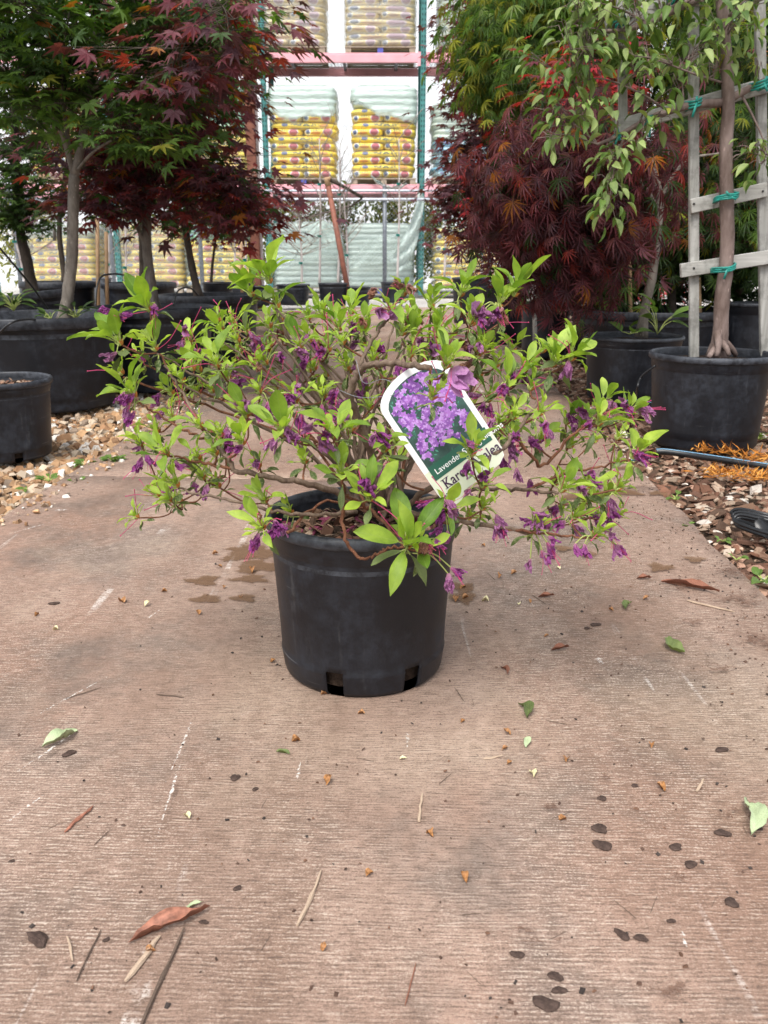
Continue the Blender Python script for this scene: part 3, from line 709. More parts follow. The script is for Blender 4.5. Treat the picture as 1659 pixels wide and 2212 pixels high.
tree('maple_tree', 'nearest green-leaved maple with pale grey forked trunk, in the large left tub', 'tree',
     [(141, 690, Y), (146, 640, Y), (155, 560, Y), (158, 470, Y), (160, 378, Y)], (.026, .021),
     [(.019, (160, 382, Y), (174, 320, Y), (186, 230, Y + .02), (200, 120, Y), (212, 10, Y), (220, -160, Y)),
      (.012, (160, 380, Y), (138, 300, Y - .02), (112, 250, Y - .06), (60, 190, Y - .1), (20, 160, Y - .15)),
      (.009, (152, 330, Y), (140, 250, Y), (135, 150, Y - .1), (150, 20, Y - .2)),
      (.010, (190, 210, Y), (240, 150, Y - .1), (330, 80, Y - .15), (420, 40, Y - .2)),
      (.007, (165, 370, Y), (200, 330, Y - .1), (250, 300, Y - .2), (310, 285, Y - .25))],
     [(150, 30, Y - .1, 230, 90, .45, 40), (320, 60, Y, 150, 90, .35, 26), (40, 120, Y, 100, 90, .4, 18), (290, 300, Y - .3, 80, 34, .12, 9), (330, 210, Y - .1, 110, 60, .2, 14), (400, 100, Y, 80, 80, .2, 14), (150, -260, Y + .3, 420, 160, .8, 26), (25, 20, Y - .5, 50, 40, .1, 8), (90, 200, Y - .15, 90, 50, .2, 12), (490, 60, Y, 30, 50, .1, 4)],
     'maple', .064, [(0, 4), (1, 5), (2, 4), (8, 1), (7, .5), (6, .25)], nobj=300, group=gw, cl_r=.10)
Y = py_('L3')
tree('maple_tree', 'small-leaved dark green maple with thick dark trunk at the far left', 'tree',
     [(72, 640, Y), (60, 570, Y), (44, 500, Y), (36, 400, Y), (30, 240, Y)], (.034, .022), [(.012, (38, 420, Y), (80, 340, Y - .1), (110, 280, Y - .1)), (.012, (36, 380, Y), (0, 300, Y), (-40, 260, Y))],
     [(30, 330, Y - .1, 90, 150, .3, 70), (60, 480, Y - .1, 60, 36, .12, 14), (20, 420, Y - .1, 60, 60, .2, 22), (40, 120, Y, 150, 120, .5, 30)],
     'maple', .045, [(0, 5), (1, 4), (8, 4), (2, .8)], bark='dark_bark', nobj=200, group=gw, cl_r=.07)
Y = py_('L4')
tree('maple_tree', 'maroon and orange maple behind the pale grey trunk', 'tree',
     [(141, 610, Y), (134, 560, Y), (128, 500, Y), (134, 430, Y), (150, 330, Y)], (.020, .016), [(.010, (130, 470, Y), (165, 400, Y), (200, 360, Y))],
     [(150, 320, Y, 140, 90, .4, 30), (110, 200, Y, 170, 120, .5, 24), (90, 300, Y - .2, 60, 40, .15, 9)],
     'maple', .06, [(3, 5), (4, 3), (6, .9), (9, 2), (0, 3)], bark='dark_bark', nobj=120, group=gw)
Y = py_('L7')
tree('maple_tree', 'purple-leaved maple with a mottled grey trunk, left of the azalea', 'tree',
     [(334, 668, Y), (326, 610, Y), (317, 540, Y), (316, 470, Y), (318, 400, Y), (312, 280, Y)], (.025, .020),
     [(.010, (314, 530, Y), (290, 480, Y - .05), (262, 440, Y - .1), (220, 420, Y - .1)), (.010, (318, 470, Y), (350, 380, Y), (400, 320, Y - .1), (470, 270, Y - .1)), (.010, (316, 390, Y), (290, 300, Y), (250, 200, Y))],
     [(290, 390, Y, 110, 40, .3, 26), (240, 445, Y - .15, 70, 22, .15, 20), (290, 260, Y, 150, 100, .4, 36), (390, 320, Y - .1, 80, 60, .2, 22), (490, 405, Y - .1, 60, 30, .2, 18), (525, 465, Y - .1, 50, 30, .12, 12), (460, 150, Y, 40, 120, .3, 22), (500, 60, Y - 1.0, 36, 80, .15, 14), (380, 150, Y - .9, 60, 60, .2, 9), (340, 60, Y + .2, 140, 140, .5, 40), (360, -200, Y + .2, 200, 120, .6, 20)],
     'maple', .062, [(3, 5), (4, 4), (9, 3), (5, 2), (6, .7), (0, 1.5)], nobj=300, group=gw)
Y = py_('L8')
tree('maple_tree', 'olive and maroon maple with a curved dark trunk', 'tree',
     [(430, 645, Y), (418, 590, Y), (406, 530, Y), (398, 480, Y), (378, 430, Y), (368, 360, Y)], (.024, .016), [(.012, (398, 480, Y), (430, 420, Y), (470, 360, Y), (520, 300, Y)), (.01, (380, 440, Y), (340, 400, Y), (320, 340, Y))],
     [(390, 350, Y, 90, 60, .35, 30), (400, 465, Y, 70, 24, .15, 12), (410, 210, Y, 80, 110, .4, 40), (490, 40, Y, 36, 90, .25, 20)],
     'maple', .058, [(0, 4), (1, 3), (4, 3), (5, 1.5), (9, 1), (6, 1), (7, .5)], bark='dark_bark', nobj=200, group=gw)
Y = py_('L6')
tree('maple_tree', 'dark-trunked green maple behind the purple one', 'tree', [(310, 612, Y), (308, 540, Y), (304, 470, Y), (300, 380, Y)], (.030, .02), [(.012, (306, 500, Y), (285, 440, Y), (250, 400, Y))],
     [(260, 320, Y, 150, 100, .5, 30), (220, 420, Y, 100, 30, .3, 12)], 'maple', .06, [(0, 4), (8, 5), (4, 2), (5, 1.2)], bark='dark_bark', nobj=80, group=gw)
Y = py_('L9')
tree('maple_tree', 'slender young red maple in the small pot at the row end', 'tree', [(455, 625, Y), (459, 570, Y), (466, 515, Y), (470, 470, Y)], (.014, .008), [(.005, (466, 515, Y), (500, 490, Y), (530, 480, Y))],
     [(470, 460, Y, 50, 30, .2, 30), (540, 440, Y, 55, 36, .2, 36), (480, 500, Y, 40, 18, .15, 12)], 'maple', .06, [(5, 3), (4, 4), (9, 3)], bark='dark_bark', nobj=80, group=gw)
# right row
Y = py_('R2')
tree('lace_maple_tree', 'cascading purple lace-leaf maple with a leaning grey trunk', 'tree',
     [(1385, 728, Y), (1395, 660, Y), (1410, 590, Y), (1420, 500, Y), (1424, 420, Y), (1400, 340, Y)], (.021, .016),
     [(.011, (1422, 450, Y), (1370, 380, Y), (1290, 360, Y), (1200, 400, Y)), (.011, (1424, 430, Y), (1480, 350, Y), (1560, 330, Y)), (.010, (1400, 350, Y), (1320, 300, Y), (1220, 300, Y), (1120, 340, Y))],
     [(1190, 390, Y - .1, 110, 80, .3, 50), (1110, 480, Y, 50, 50, .2, 9), (1200, 610, Y, 60, 40, .2, 9), (1270, 480, Y - .05, 100, 70, .3, 26), (1140, 370, Y, 70, 50, .3, 20), (1380, 420, Y + .3, 110, 90, .3, 20), (1180, 540, Y, 50, 90, .2, 16), (1270, 320, Y, 110, 60, .4, 26)],
     'lace', .064, [(9, 5), (4, 4), (3, 4), (5, .7), (6, .3), (8, 1.2)], nobj=300, group=gr_, droop=1.9, cl_r=.10, flatz=.7, cl_leaves=21)
Y = py_('R3')
tree('lace_maple_tree', 'dark olive lace-leaf maple deep in the shade behind the trellis', 'tree', [(1450, 680, Y), (1452, 560, Y), (1440, 420, Y), (1430, 300, Y)], (.025, .018), [(.012, (1450, 470, Y), (1530, 380, Y), (1600, 340, Y)), (.012, (1450, 470, Y), (1350, 400, Y), (1280, 380, Y))],
     [(1560, 460, Y, 150, 120, .5, 100), (1400, 500, Y, 140, 80, .4, 76), (1270, 540, Y, 110, 80, .4, 50), (1560, 250, Y, 150, 130, .5, 60), (1310, 610, Y, 90, 40, .3, 18), (1600, 560, Y, 90, 60, .3, 30)],
     'lace', .07, [(8, 5), (0, 5), (7, 1.6), (6, .4), (9, 1.0), (2, 2)], bark='dark_bark', nobj=150, group=gr_, droop=1.1, cl_r=.11, flatz=.6, cl_leaves=14)
Y = py_('R4')
tree('maple_tree', 'tall bright red maple seen through the apple leaves', 'tree', [(1190, 668, Y), (1186, 560, Y), (1190, 420, Y), (1200, 240, Y), (1210, 40, Y)], (.028, .018), [(.012, (1195, 340, Y), (1260, 220, Y), (1300, 120, Y))],
     [(1235, 190, Y - 1.1, 60, 100, .15, 18), (1240, 170, Y, 90, 130, .4, 60), (1220, -60, Y, 140, 90, .5, 30), (1140, 400, Y, 80, 90, .3, 34), (1190, 320, Y, 100, 80, .3, 40)], 'maple', .06, [(10, 6), (5, 5), (4, 2), (6, .8)], nobj=200, group=gr_)
Y = py_('R4') - .35
tree('lace_maple_tree', 'yellow-green lace-leaf maple arching high over the path from the right', 'tree', [(1165, 660, Y), (1158, 540, Y), (1150, 380, Y), (1140, 200, Y), (1150, 40, Y)], (.024, .016), [(.012, (1142, 220, Y), (1080, 150, Y - .1), (1010, 120, Y - .1)), (.012, (1145, 300, Y), (1100, 240, Y), (1050, 210, Y)), (.01, (1150, 40, Y), (1300, 60, Y), (1500, 90, Y))],
     [(1120, 80, Y, 80, 80, .35, 64), (1100, 170, Y - .1, 60, 50, .2, 30), (1150, 0, Y, 120, 60, .4, 36), (1150, 210, Y, 70, 50, .2, 14), (1470, 60, Y + .3, 220, 100, .4, 60), (1200, -200, Y + .2, 260, 100, .6, 20), (1560, 200, Y + .5, 130, 90, .3, 36)],
     'lace', .066, [(2, 5), (7, 4), (1, 5), (11, 1)], nobj=300, group=gr_, droop=1.0, cl_r=.11, flatz=.6, cl_leaves=20)
Y = py_('R5')
tree('maple_tree', 'dark maroon maple fringing the path on the right', 'tree', [(1092, 632, Y), (1086, 560, Y), (1080, 460, Y), (1075, 320, Y), (1070, 120, Y)], (.024, .014), [(.01, (1080, 450, Y), (1030, 380, Y), (980, 350, Y)), (.01, (1080, 500, Y), (1030, 460, Y), (970, 450, Y)), (.01, (1075, 340, Y), (1020, 260, Y), (990, 200, Y))],
     [(1050, 370, Y, 80, 60, .35, 60), (1000, 440, Y, 45, 22, .2, 16), (1030, 500, Y, 60, 34, .25, 20), (1040, 270, Y, 55, 60, .3, 30), (1030, 120, Y, 40, 110, .3, 44), (1040, -40, Y, 60, 80, .4, 20), (1100, 450, Y, 60, 80, .3, 32), (1080, 550, Y, 40, 50, .3, 14)],
     'maple', .062, [(3, 6), (4, 5), (9, 2), (5, .8)], bark='dark_bark', nobj=300, group=gr_, cl_leaves=13)
# dark conifers deep in the right row
def conifer(label, px, Y, zt, wd):
    base = np.array([P(px, 600, Y)[0], Y, 0.3]); t = thing('conifer', label, 'tree', tuple(base), 'dark conifers behind the right row')
    mb = MB(); mb.tube([base, base + [0, 0, zt * .9]], [.03, .01], 8); mb.obj('trunk', MATS['dark_bark'], t)
    n = 2600; h = rng.random(n) ** .8; a = rng.uniform(0, 6.28, n); r = wd * (1 - h) ** .6 * rng.uniform(.3, 1, n) + .03
    pos = base + np.stack([r * np.cos(a), r * np.sin(a), h * zt], 1); d = np.stack([np.cos(a), np.sin(a), rng.uniform(.1, 1.0, n)], 1)
    W, FF, cc, uu = scatter(LACE, pos, frames(d, rng.normal(0, 1, (n, 3))), rng.uniform(.05, .09, n), np.array([(.018, .045, .015)]) * rng.uniform(.6, 1.5, (n, 1)))
    link('foliage', mk_mesh('foliage', W, FF, LEAF, True, cols=cc, uvs=uu), t, kind='stuff')
conifer('dark green conifer left of the leaning grey trunk, low in the shade', 1290, 5.6, 1.5, .35)
conifer('dark green conifer between trellis and right edge', 1600, 5.4, 1.7, .36)
conifer('dark green conifer behind the middle of the trellis', 1470, 6.2, 1.9, .45)

# ------------------------------------------------------------------ apple tree on a trellis
Y = py_('R1')
tr = thing('trellis', 'grey weathered wooden fan trellis standing in the apple pot', 'trellis', tuple(P(1500, 760, Y)))
def upr(a, b, wd=.030, th=.018): mb = MB(); mb.bar(a, b, wd, th, (0, 1, 0), bev=.002); o = mb.obj('upright', MATS['weathered_wood'], tr, False); return o
upr(P(1499, 772, Y + .05), P(1498, -60, Y + .05)); upr(P(1652, 768, Y + .05), P(1640, -60, Y + .05)); upr(P(1346, 262, Y + .05), P(1340, -60, Y + .05), .026)
def cross(a, b, wd=.044): mb = MB(); mb.bar(a, b, .018, wd, (0, 0, 1), bev=.002); mb.obj('crosspiece', MATS['weathered_wood_cross'], tr, False)
cross(P(1470, 585, Y + .030), P(1700, 549, Y + .030)); cross(P(1491, 446, Y + .030), P(1656, 409, Y + .030)); cross(P(1326, 277, Y + .030), P(1720, 166, Y + .030)); cross(P(1310, 62, Y + .030), P(1520, -22, Y + .030))
for (x, y) in [(1499, 440), (1499, 579), (1648, 413), (1499, 226)]:
    mb = MB(); c = P(x, y, Y + .020); mb.box(c, (.006, .003, .006)); mb.obj('nail', MATS['dark_wire'], tr)
tree('apple_tree', 'trained apple tree with smooth reddish-grey trunk tied to the trellis', 'tree',
     [(1548, 770, Y), (1556, 720, Y - .01), (1560, 640, Y - .01), (1570, 560, Y - .01), (1570, 450, Y - .01), (1568, 330, Y - .01), (1574, 215, Y - .01), (1566, 90, Y - .01), (1556, -40, Y - .01)], (.025, .0165),
     [(.014, (1566, 222, Y), (1500, 226, Y - .02), (1430, 245, Y - .03), (1380, 268, Y - .03), (1330, 296, Y - .04), (1290, 312, Y - .05)),
      (.014, (1574, 215, Y), (1620, 190, Y - .01), (1670, 165, Y - .01), (1720, 140, Y)),
      (.013, (1560, -30, Y), (1480, 10, Y - .02), (1400, 50, Y - .02), (1320, 68, Y - .03), (1240, 55, Y - .05)),
      (.004, (1566, 180, Y), (1500, 160, Y - .08), (1420, 130, Y - .1), (1370, 120, Y - .12)), (.004, (1350, 290, Y - .04), (1330, 350, Y - .06), (1318, 420, Y - .08), (1310, 455, Y - .08)),
      (.004, (1450, 245, Y), (1380, 200, Y - .06), (1300, 170, Y - .08), (1240, 180, Y - .1)), (.004, (1600, 200, Y), (1640, 280, Y - .04), (1660, 340, Y - .05)), (.004, (1400, 50, Y), (1340, 20, Y - .08), (1270, 0, Y - .1))],
     [(1270, 50, Y - .08, 120, 46, .12, 15), (1220, 150, Y - .1, 90, 34, .1, 8), (1350, 130, Y - .08, 90, 46, .12, 8), (1250, 265, Y - .08, 110, 40, .1, 9), (1330, 325, Y - .06, 60, 20, .08, 4), (1320, 400, Y - .08, 12, 50, .03, 5),
      (1470, 120, Y - .05, 110, 40, .1, 10), (1610, 60, Y - .05, 70, 80, .12, 10), (1500, -10, Y, 150, 40, .15, 9), (1640, 330, Y - .05, 24, 26, .05, 4), (1430, 240, Y - .06, 50, 16, .05, 2), (1350, -90, Y, 250, 50, .2, 12)],
     'apple', .044, [(2, 5), (11, 5), (1, 2), (12, 4), (7, .3)], bark='apple_bark', nobj=300, droop=.45, cl_r=.036, cl_leaves=8, flatz=.8, lump=.04)
mb = MB()
for a, b in (((1548, 745, Y - .02), (1530, 772, Y - .06)), ((1556, 740, Y - .03), (1575, 768, Y - .06)), ((1550, 720, Y - .03), (1548, 770, Y - .07)), ((1560, 735, Y), (1590, 768, Y + .02))):
    mb.tube(spline([P(*a), (P(*a) + P(*b)) / 2 + [0, -.01, .004], P(*b)], 7), np.linspace(.014, .007, 7), 8, lump=.1)
ap = [o for o in COL.objects if o.name == 'apple_tree'][0]; mb.obj('root_flare', MATS['apple_bark'], ap)
for i, (x, y, lb, w0, w1) in enumerate([(1568, 426, 'green tape tie on the trunk at the upper of the two short crosspieces', 22, 8), (1562, 580, 'green tape tie with loose tails at the lowest crosspiece', 22, 8), (1496, 226, 'green tape tie where the long crosspiece meets the left upright', 14, 12),
                                        (1640, 184, 'green tape tie near the right end of the long crosspiece', 16, 12), (1398, 262, 'green tape tie on the branch left of the long crosspiece middle', 10, 9), (1337, 48, 'green tape tie on the topmost branch', 9, 12), (1330, 298, 'small green tape tie at the left tip of the long crosspiece', 7, 8), (1455, -2, 'green tape tie at the top edge of the photo', 9, 9)]):
    c = P(x, y, Y - .01); s = Y / F_PX; mb = MB(); rt_ = np.random.default_rng(i + 3)
    ring = [c + np.array([math.cos(a) * w0 * s * 1.05, math.sin(a) * .035, (math.cos(a) * w0 * .25 + 2 * math.sin(2 * a + i)) * s]) for a in np.linspace(0, 2 * math.pi, 17)]
    for off in (-.45, .0, .45): mb.tube([q + [0, 0, off * w1 * s] for q in ring], .0035, 5, lump=.2)
    for a_, l_ in ((-1.6 + rt_.normal(0, .6), rt_.uniform(.5, 1.8)), (rt_.uniform(.3, 3.0), rt_.uniform(.4, 1.0))):
        e = c + np.array([math.cos(a_) * .02, -.038, math.sin(a_) * .03 * l_]); mb.bar(c + [0, -.037, 0], e, .007, .001, (0, 1, 0))
    tag(mb.obj('tape_tie', MATS['teal_tape']), lb, 'plant tie', 'green tape ties on the apple tree')
# weeds in pots, small plants
def weed(label, c, n, ls, h, pal, wd=.4, name='weed'):
    t = thing(name, label, 'weed', tuple(c)); T = t_ovate(5, wd, .2, -.3); mb = MB()
    for i in range(n):
        a = rng.uniform(0, 6.28); hh = h * rng.uniform(.3, 1); tip = np.array(c) + [math.cos(a) * ls * .5, math.sin(a) * ls * .5, hh]
        mb.tube(spline([c, (np.array(c) + tip) / 2 + [0, 0, hh * .2], tip], 5), .0015, 4)
        d = nz([math.cos(a), math.sin(a), rng.uniform(-.1, 1.0)]); Rm = frames(d[None], np.array([[rng.normal(0, .3), -.3, 1]]))[0]
        o = bpy.data.objects.new('leaf', None); bpy.data.objects.remove(o)
        k = ('weed', wd, pal)
        if k not in TPL_MESH: TPL_MESH[k] = mk_mesh('leaf', T[0], T[1], LEAF_AP, True, cols=np.tile(PAL[pal], (len(T[0]), 1)), uvs=T[2])
        o = bpy.data.objects.new('leaf', TPL_MESH[k]); COL.objects.link(o); o.parent = t; o.matrix_local = to_mat(tip - np.array(c), Rm, ls * rng.uniform(.6, 1.2))
    mb.obj('stem', LEAF_AP if False else MATS['bud_green'], t); return t
Y2 = py_('R2')
weed('broad-leaved weed growing in the dusty pot beside the leaning trunk', P(1420, 722, Y2 - .05), 9, .11, .13, 2, .36); weed('low weed at the left side in the dusty pot', P(1360, 722, Y2 - .1), 5, .08, .02, 2, .6)
Y3 = py_('L2')
weed('leafy weed at the left in the large tub', P(30, 672, Y3 - .1), 26, .07, .07, 1, .3); weed('small weed at the foot of the pale maple trunk', P(165, 690, Y3 - .05), 14, .06, .05, 8, .3); weed('low weed left of the maple trunk in the tub', P(110, 690, Y3 - .12), 10, .05, .03, 1, .3)
for x, y, n, ls, lb in [(245, 1000, 26, .028, 'clump of small weeds at the left path edge by the joint'), (185, 1008, 12, .025, 'sparse weeds at the left path corner'), (165, 1045, 6, .02, 'tiny weed in the gravel near the near left slab'), (105, 1040, 8, .025, 'tuft of green in the gravel left of the path'),
                        (1648, 1258, 6, .034, 'round-leaved weed at the right edge of the bed'), (1480, 1140, 4, .018, 'little weed in the bark near the slab corner'), (1460, 1080, 5, .025, 'small seedling in the bark by the path joint'), (1560, 1170, 5, .016, 'seedlings in the bark left of the coiled hose'), (1590, 1210, 4, .018, 'low green seedling below the coiled hose'),
                        (1350, 1060, 8, .018, 'weed sprouting in the right end of the joint'), (1450, 960, 6, .03, 'small weed beside the hose end'), (1640, 950, 8, .05, 'grassy weed at the foot of the apple pot'), (60, 1060, 5, .02, 'tiny green sprout among stones at far left')]:
    weed(lb, G(x, y, -.01), n, ls, ls * .5, 2, .6)

# ------------------------------------------------------------------ hoses
def hose(label, pts, r, stripe=True, name='irrigation_hose', n=40, group=None):
    t = thing(name, label, 'hose', tuple(pts[0]), group); sp = spline(pts, n); mb = MB(); mb.tube(sp, r, 12); mb.obj('tube', MATS['hose_black'], t)
    if stripe:
        T = np.gradient(sp, axis=0); T /= np.linalg.norm(T, axis=1)[:, None]; sd_ = np.cross(T, [0, 0, 1]); sd_ *= np.sign(sd_[:, 1:2]) * -1
        mb = MB(); mb.tube(sp + sd_ * r * .35 + np.array([0, 0, r * .85]), r * .17, 5); mb.obj('stripe', MATS['hose_blue'], t)
    return t
hose('thick black hose with blue stripe lying in front of the apple pot', [G(1417, 976, .012), G(1440, 976, .014), G(1500, 984, .012), G(1580, 996, .014), G(1700, 1015, .012)], .0105)
hose('thin black drip tube looping from the apple pot to the ground', [P(1415, 790, 2.75), P(1385, 815, 2.78), P(1375, 850, 2.8), G(1368, 905)], .0035, False, 'drip_tube')
hose('striped hose lying behind the apple pot', [G(1340, 872, .02), G(1370, 870, .02), G(1410, 876, .02), G(1450, 884, .02)], .014)
hose('thin black tube sloping down into the large left tub', [P(-40, 490, 3.3), P(20, 560, 3.4), P(70, 620, 3.5), P(104, 668, 3.55)], .004, False, 'drip_tube')
hose('thin black tube arching over the rim of the large left tub', [P(-20, 740, 3.25), P(20, 700, 3.2), P(60, 690, 3.3), P(100, 694, 3.45)], .004, False, 'drip_tube')
hose('thin drip tube arching between the left tubs', [P(205, 700, 4.6), P(212, 610, 4.7), P(240, 592, 4.8), P(290, 598, 5.0)], .005, False, 'drip_tube')
hose('thin drip tube arching over the low wide tub', [P(375, 660, 4.2), P(385, 628, 4.3), P(410, 622, 4.4), P(430, 640, 4.45)], .004, False, 'drip_tube')
hose('thin drip tube behind the dusty pot', [P(1470, 640, 4.6), P(1500, 680, 4.5), P(1505, 740, 4.4)], .005, False, 'drip_tube')
t = thing('hose_coil', 'bundle of coiled black hose tied with a black tie at the right edge', 'hose', tuple(G(1620, 1128)))
for k in range(4):
    z = .006 + .008 * (k % 3); a = G(1580 + 3 * k, 1108 + 8 * k, z); pts = [G(1740, 1150 + 10 * k, z), G(1660, 1136 + 8 * k, z), G(1610, 1122 + 7 * k, z), a, G(1600, 1100 + 6 * k, z + .012), G(1660, 1112 + 6 * k, z + .012), G(1740, 1124 + 8 * k, z)]
    mb = MB(); mb.tube(spline(pts, 40), .0046, 8); mb.obj('tube', MATS['hose_black'], t)
mb = MB(); c = G(1650, 1140, .02); mb.box(c, (.014, .075, .036), bev=.004); mb.obj('tie', MATS['hose_black'], t)
# orange straw tufts
n = 800
ctr = [(1560, 975, 40, 5), (1640, 990, 60, 7), (1560, 1022, 50, 8), (1640, 1030, 60, 8), (1520, 968, 20, 5)]
pp = []
for i in range(n):
    x, y, a, b = ctr[rng.integers(0, len(ctr))]; pp.append(G(x + rng.normal(0, a * .5), y + rng.normal(0, b * .6), rng.uniform(-.01, .025)))
T = t_ovate(2, .12, .1, -.3); pp = np.array(pp); d = rng.normal(0, 1, (n, 3)); d[:, 2] = np.abs(d[:, 2]) * .5
W, FF, cc, _ = scatter(T, pp, frames(d, rng.normal(0, 1, (n, 3))), rng.uniform(.015, .04, n), np.array([(.50, .19, .03), (.62, .30, .07), (.34, .12, .02), (.22, .12, .05)])[rng.integers(0, 3, n)])
tag(link('orange_straw', mk_mesh('orange_straw', W, FF, MATS['litter'], False, cols=cc), kind='stuff'), 'bright orange shredded straw at the foot of the apple pot', 'straw')

# ------------------------------------------------------------------ litter on the path, each piece a thing
def chunk_mesh(kind, seed):
    r = np.random.default_rng(seed); mb = MB()
    if kind == 'bark':
        n = 12; V = []; ph = r.uniform(0, 6, 3); rr = [.5 * (1 + .16 * math.sin(2 * t + ph[0]) + .10 * math.sin(3 * t + ph[1]) + r.normal(0, .085)) for t in np.linspace(0, 6.283, n, endpoint=False)]
        for fr, z in ((.93, 0), (1.0, .07), (.82, .17), (.42, .22)):
            for i in range(n): t = i / n * 6.283; V.append((math.cos(t) * rr[i] * fr + r.normal(0, .012), math.sin(t) * rr[i] * fr + r.normal(0, .012), z + r.normal(0, .018) * (z > 0)))
        V.append((0, 0, .2)); Fc = [(k * n + i, k * n + (i + 1) % n, (k + 1) * n + (i + 1) % n, (k + 1) * n + i) for k in range(3) for i in range(n)] + [(3 * n + i, 3 * n + (i + 1) % n, 4 * n) for i in range(n)]
        return mk_mesh('piece', V, Fc, MATS['bark_dark'], False)
    if kind in ('stick', 'straw'):
        x = np.cumsum(r.normal(0, .012, 7)); pts = np.stack([x, np.linspace(-.5, .5, 7), .02 + np.abs(r.normal(0, .008, 7))], 1)
        mb.tube(pts, np.array([.018, .03, .026, .03, .024, .026, .012]) * (1 if kind == 'stick' else 1.3), 5, lump=.2)
        return mb.mesh('piece', MATS['stick_pale' if kind == 'straw' else 'stick_dark'], False)
    if kind == 'dead_leaf' or kind == 'green_leaf' or kind == 'pale_leaf':
        T = t_ovate(14, .25 if kind != 'green_leaf' else .30, .8, .0, wave=1.0, ph=seed); V = T[0].copy(); V[:, 1] -= .5; V[:, 2] = np.abs(V[:, 2]) + .04 * np.sin(V[:, 1] * 5 + seed) + .06 + r.normal(0, .012, len(V)); V[:, 0] += r.normal(0, .010, len(V))
        V[:, 0] += .10 * np.sin(V[:, 1] * 4 + seed)
        return mk_mesh('piece', V, T[1], {'dead_leaf': MATS['dead_leaf'], 'green_leaf': AZ_OLD, 'pale_leaf': MATS['pale_leaf']}[kind], True, uvs=T[2])
    if kind == 'scale':
        T = t_ovate(6, .55 + .25 * r.random(), .5 + .5 * r.random(), r.uniform(-.3, .5)); V = T[0].copy(); V[:, 1] -= .5; V[:, 2] += .08; V += r.normal(0, .045, V.shape); return mk_mesh('piece', V, T[1], MATS['bud_scale'], True, uvs=T[2])
    if kind == 'petal': return flower_mesh(seed)
simple('bark_dark', (.068, .046, .038), .9, .15, var=.45, scale=3, bscale=9, bump=.4, bdist=.004); simple('stick_dark', (.12, .085, .065), .8, .2, var=.4, scale=90); simple('stick_pale', (.45, .34, .25), .8, .2, var=.3, scale=90)
simple('dead_leaf', (.30, .13, .085), .6, .3, var=.5, scale=9); simple('pale_leaf', (.42, .50, .30), .6, .3, var=.2, scale=60); simple('bud_scale', (.33, .155, .055), .5, .4, var=.7, scale=2.5); simple('bud_scale_pale', (.66, .60, .36), .5, .4, var=.3)
simple('red_bark', (.27, .12, .08), .85, .2, var=.4, scale=60, bump=.6); simple('teal_scrap', (.12, .40, .38), .6, .3, var=.3)
def lay(kind, px, py, lpx, ang, label, cat, name, mat=None, group=None, asp=1.0, seed=None, z=.001):
    """lpx: length in picture px; ang: degrees on the ground, 0 = across, 90 = away"""
    seed = seed if seed is not None else int(px * 7 + py); me = chunk_mesh(kind, seed % 97)
    if mat: me.materials.clear(); me.materials.append(MATS[mat])
    c = G(px, py, z); s = lpx / F_PX * np.linalg.norm(c - [0, 0, CAMH]) * (1.0 + .55 * abs(math.sin(R(ang))))
    o = link(name, me); o.location = c; o.rotation_euler = (0, 0, R(ang - 90)); o.scale = (s * asp, s, s * min(1, asp)); tag(o, label, cat, group); return o
K = 'bits of bark and twig on the path'
lay('dead_leaf', 368, 2002, 118, 40, 'long curled reddish-brown dead leaf at the lower left of the path', 'dead leaf', 'dead_leaf', asp=.68)
lay('dead_leaf', 1490, 1272, 90, -30, 'flat red-brown leaf of bark at the right path edge', 'bark', 'bark_strip', mat='red_bark', asp=.6); lay('straw', 1535, 1310, 70, -38, 'thin pale stick touching the red-brown bark strip', 'stick', 'stick', asp=.6)
lay('green_leaf', 132, 1600, 55, 48, 'green leaf lying alone on the left of the path', 'leaf', 'fallen_leaf', mat='pale_leaf'); lay('green_leaf', 612, 1628, 26, -20, 'small green leaf below left of the azalea pot', 'leaf', 'fallen_leaf')
lay('green_leaf', 1132, 1537, 38, 95, 'dark green fallen leaf standing upright right of the pot, upper one of two', 'leaf', 'fallen_leaf', asp=1.3); lay('green_leaf', 1135, 1606, 22, 100, 'smaller green fallen leaf below the dark upright one', 'leaf', 'fallen_leaf', mat='pale_leaf', asp=1.6)
lay('green_leaf', 1456, 1400, 44, 105, 'curled green leaf in the right middle of the path', 'leaf', 'fallen_leaf', asp=1.3); lay('green_leaf', 1355, 1312, 30, 60, 'small green leaf right of the pot near the wet spots', 'leaf', 'fallen_leaf')
lay('pale_leaf', 1620, 1770, 78, 62, 'pale folded green leaf at the right edge of the near path', 'leaf', 'fallen_leaf', asp=1.2); lay('pale_leaf', 418, 1960, 28, 42, 'small yellow-green leaf tip right of the dead leaf', 'leaf', 'fallen_leaf', asp=.9)
lay('stick', 367, 1504, 56, -12, 'short dark curved twig left of the pot', 'twig', 'twig', asp=.8); lay('stick', 180, 1498, 56, 38, 'thin twig with orange bud on the left', 'twig', 'twig', asp=.5)
lay('straw', 668, 1940, 100, 78, 'straight pale straw below the pot', 'stick', 'stick', asp=.7); lay('straw', 307, 2070, 74, 75, 'pale frayed wood splinter near the bottom left', 'splinter', 'wood_splinter', asp=1.4)
lay('stick', 355, 2110, 150, 84, 'long dark split stick at the bottom edge', 'stick', 'stick', asp=.6); lay('stick', 193, 2062, 78, 88, 'dark thin twig left of the pale splinter', 'twig', 'twig', asp=.5); lay('straw', 150, 2050, 44, 118, 'short pale straw between two dark pieces at lower left', 'stick', 'stick', asp=1.1)
lay('bark', 82, 2030, 40, -30, 'chunky dark bark piece at the far lower left', 'bark', 'bark_chip', asp=.6)
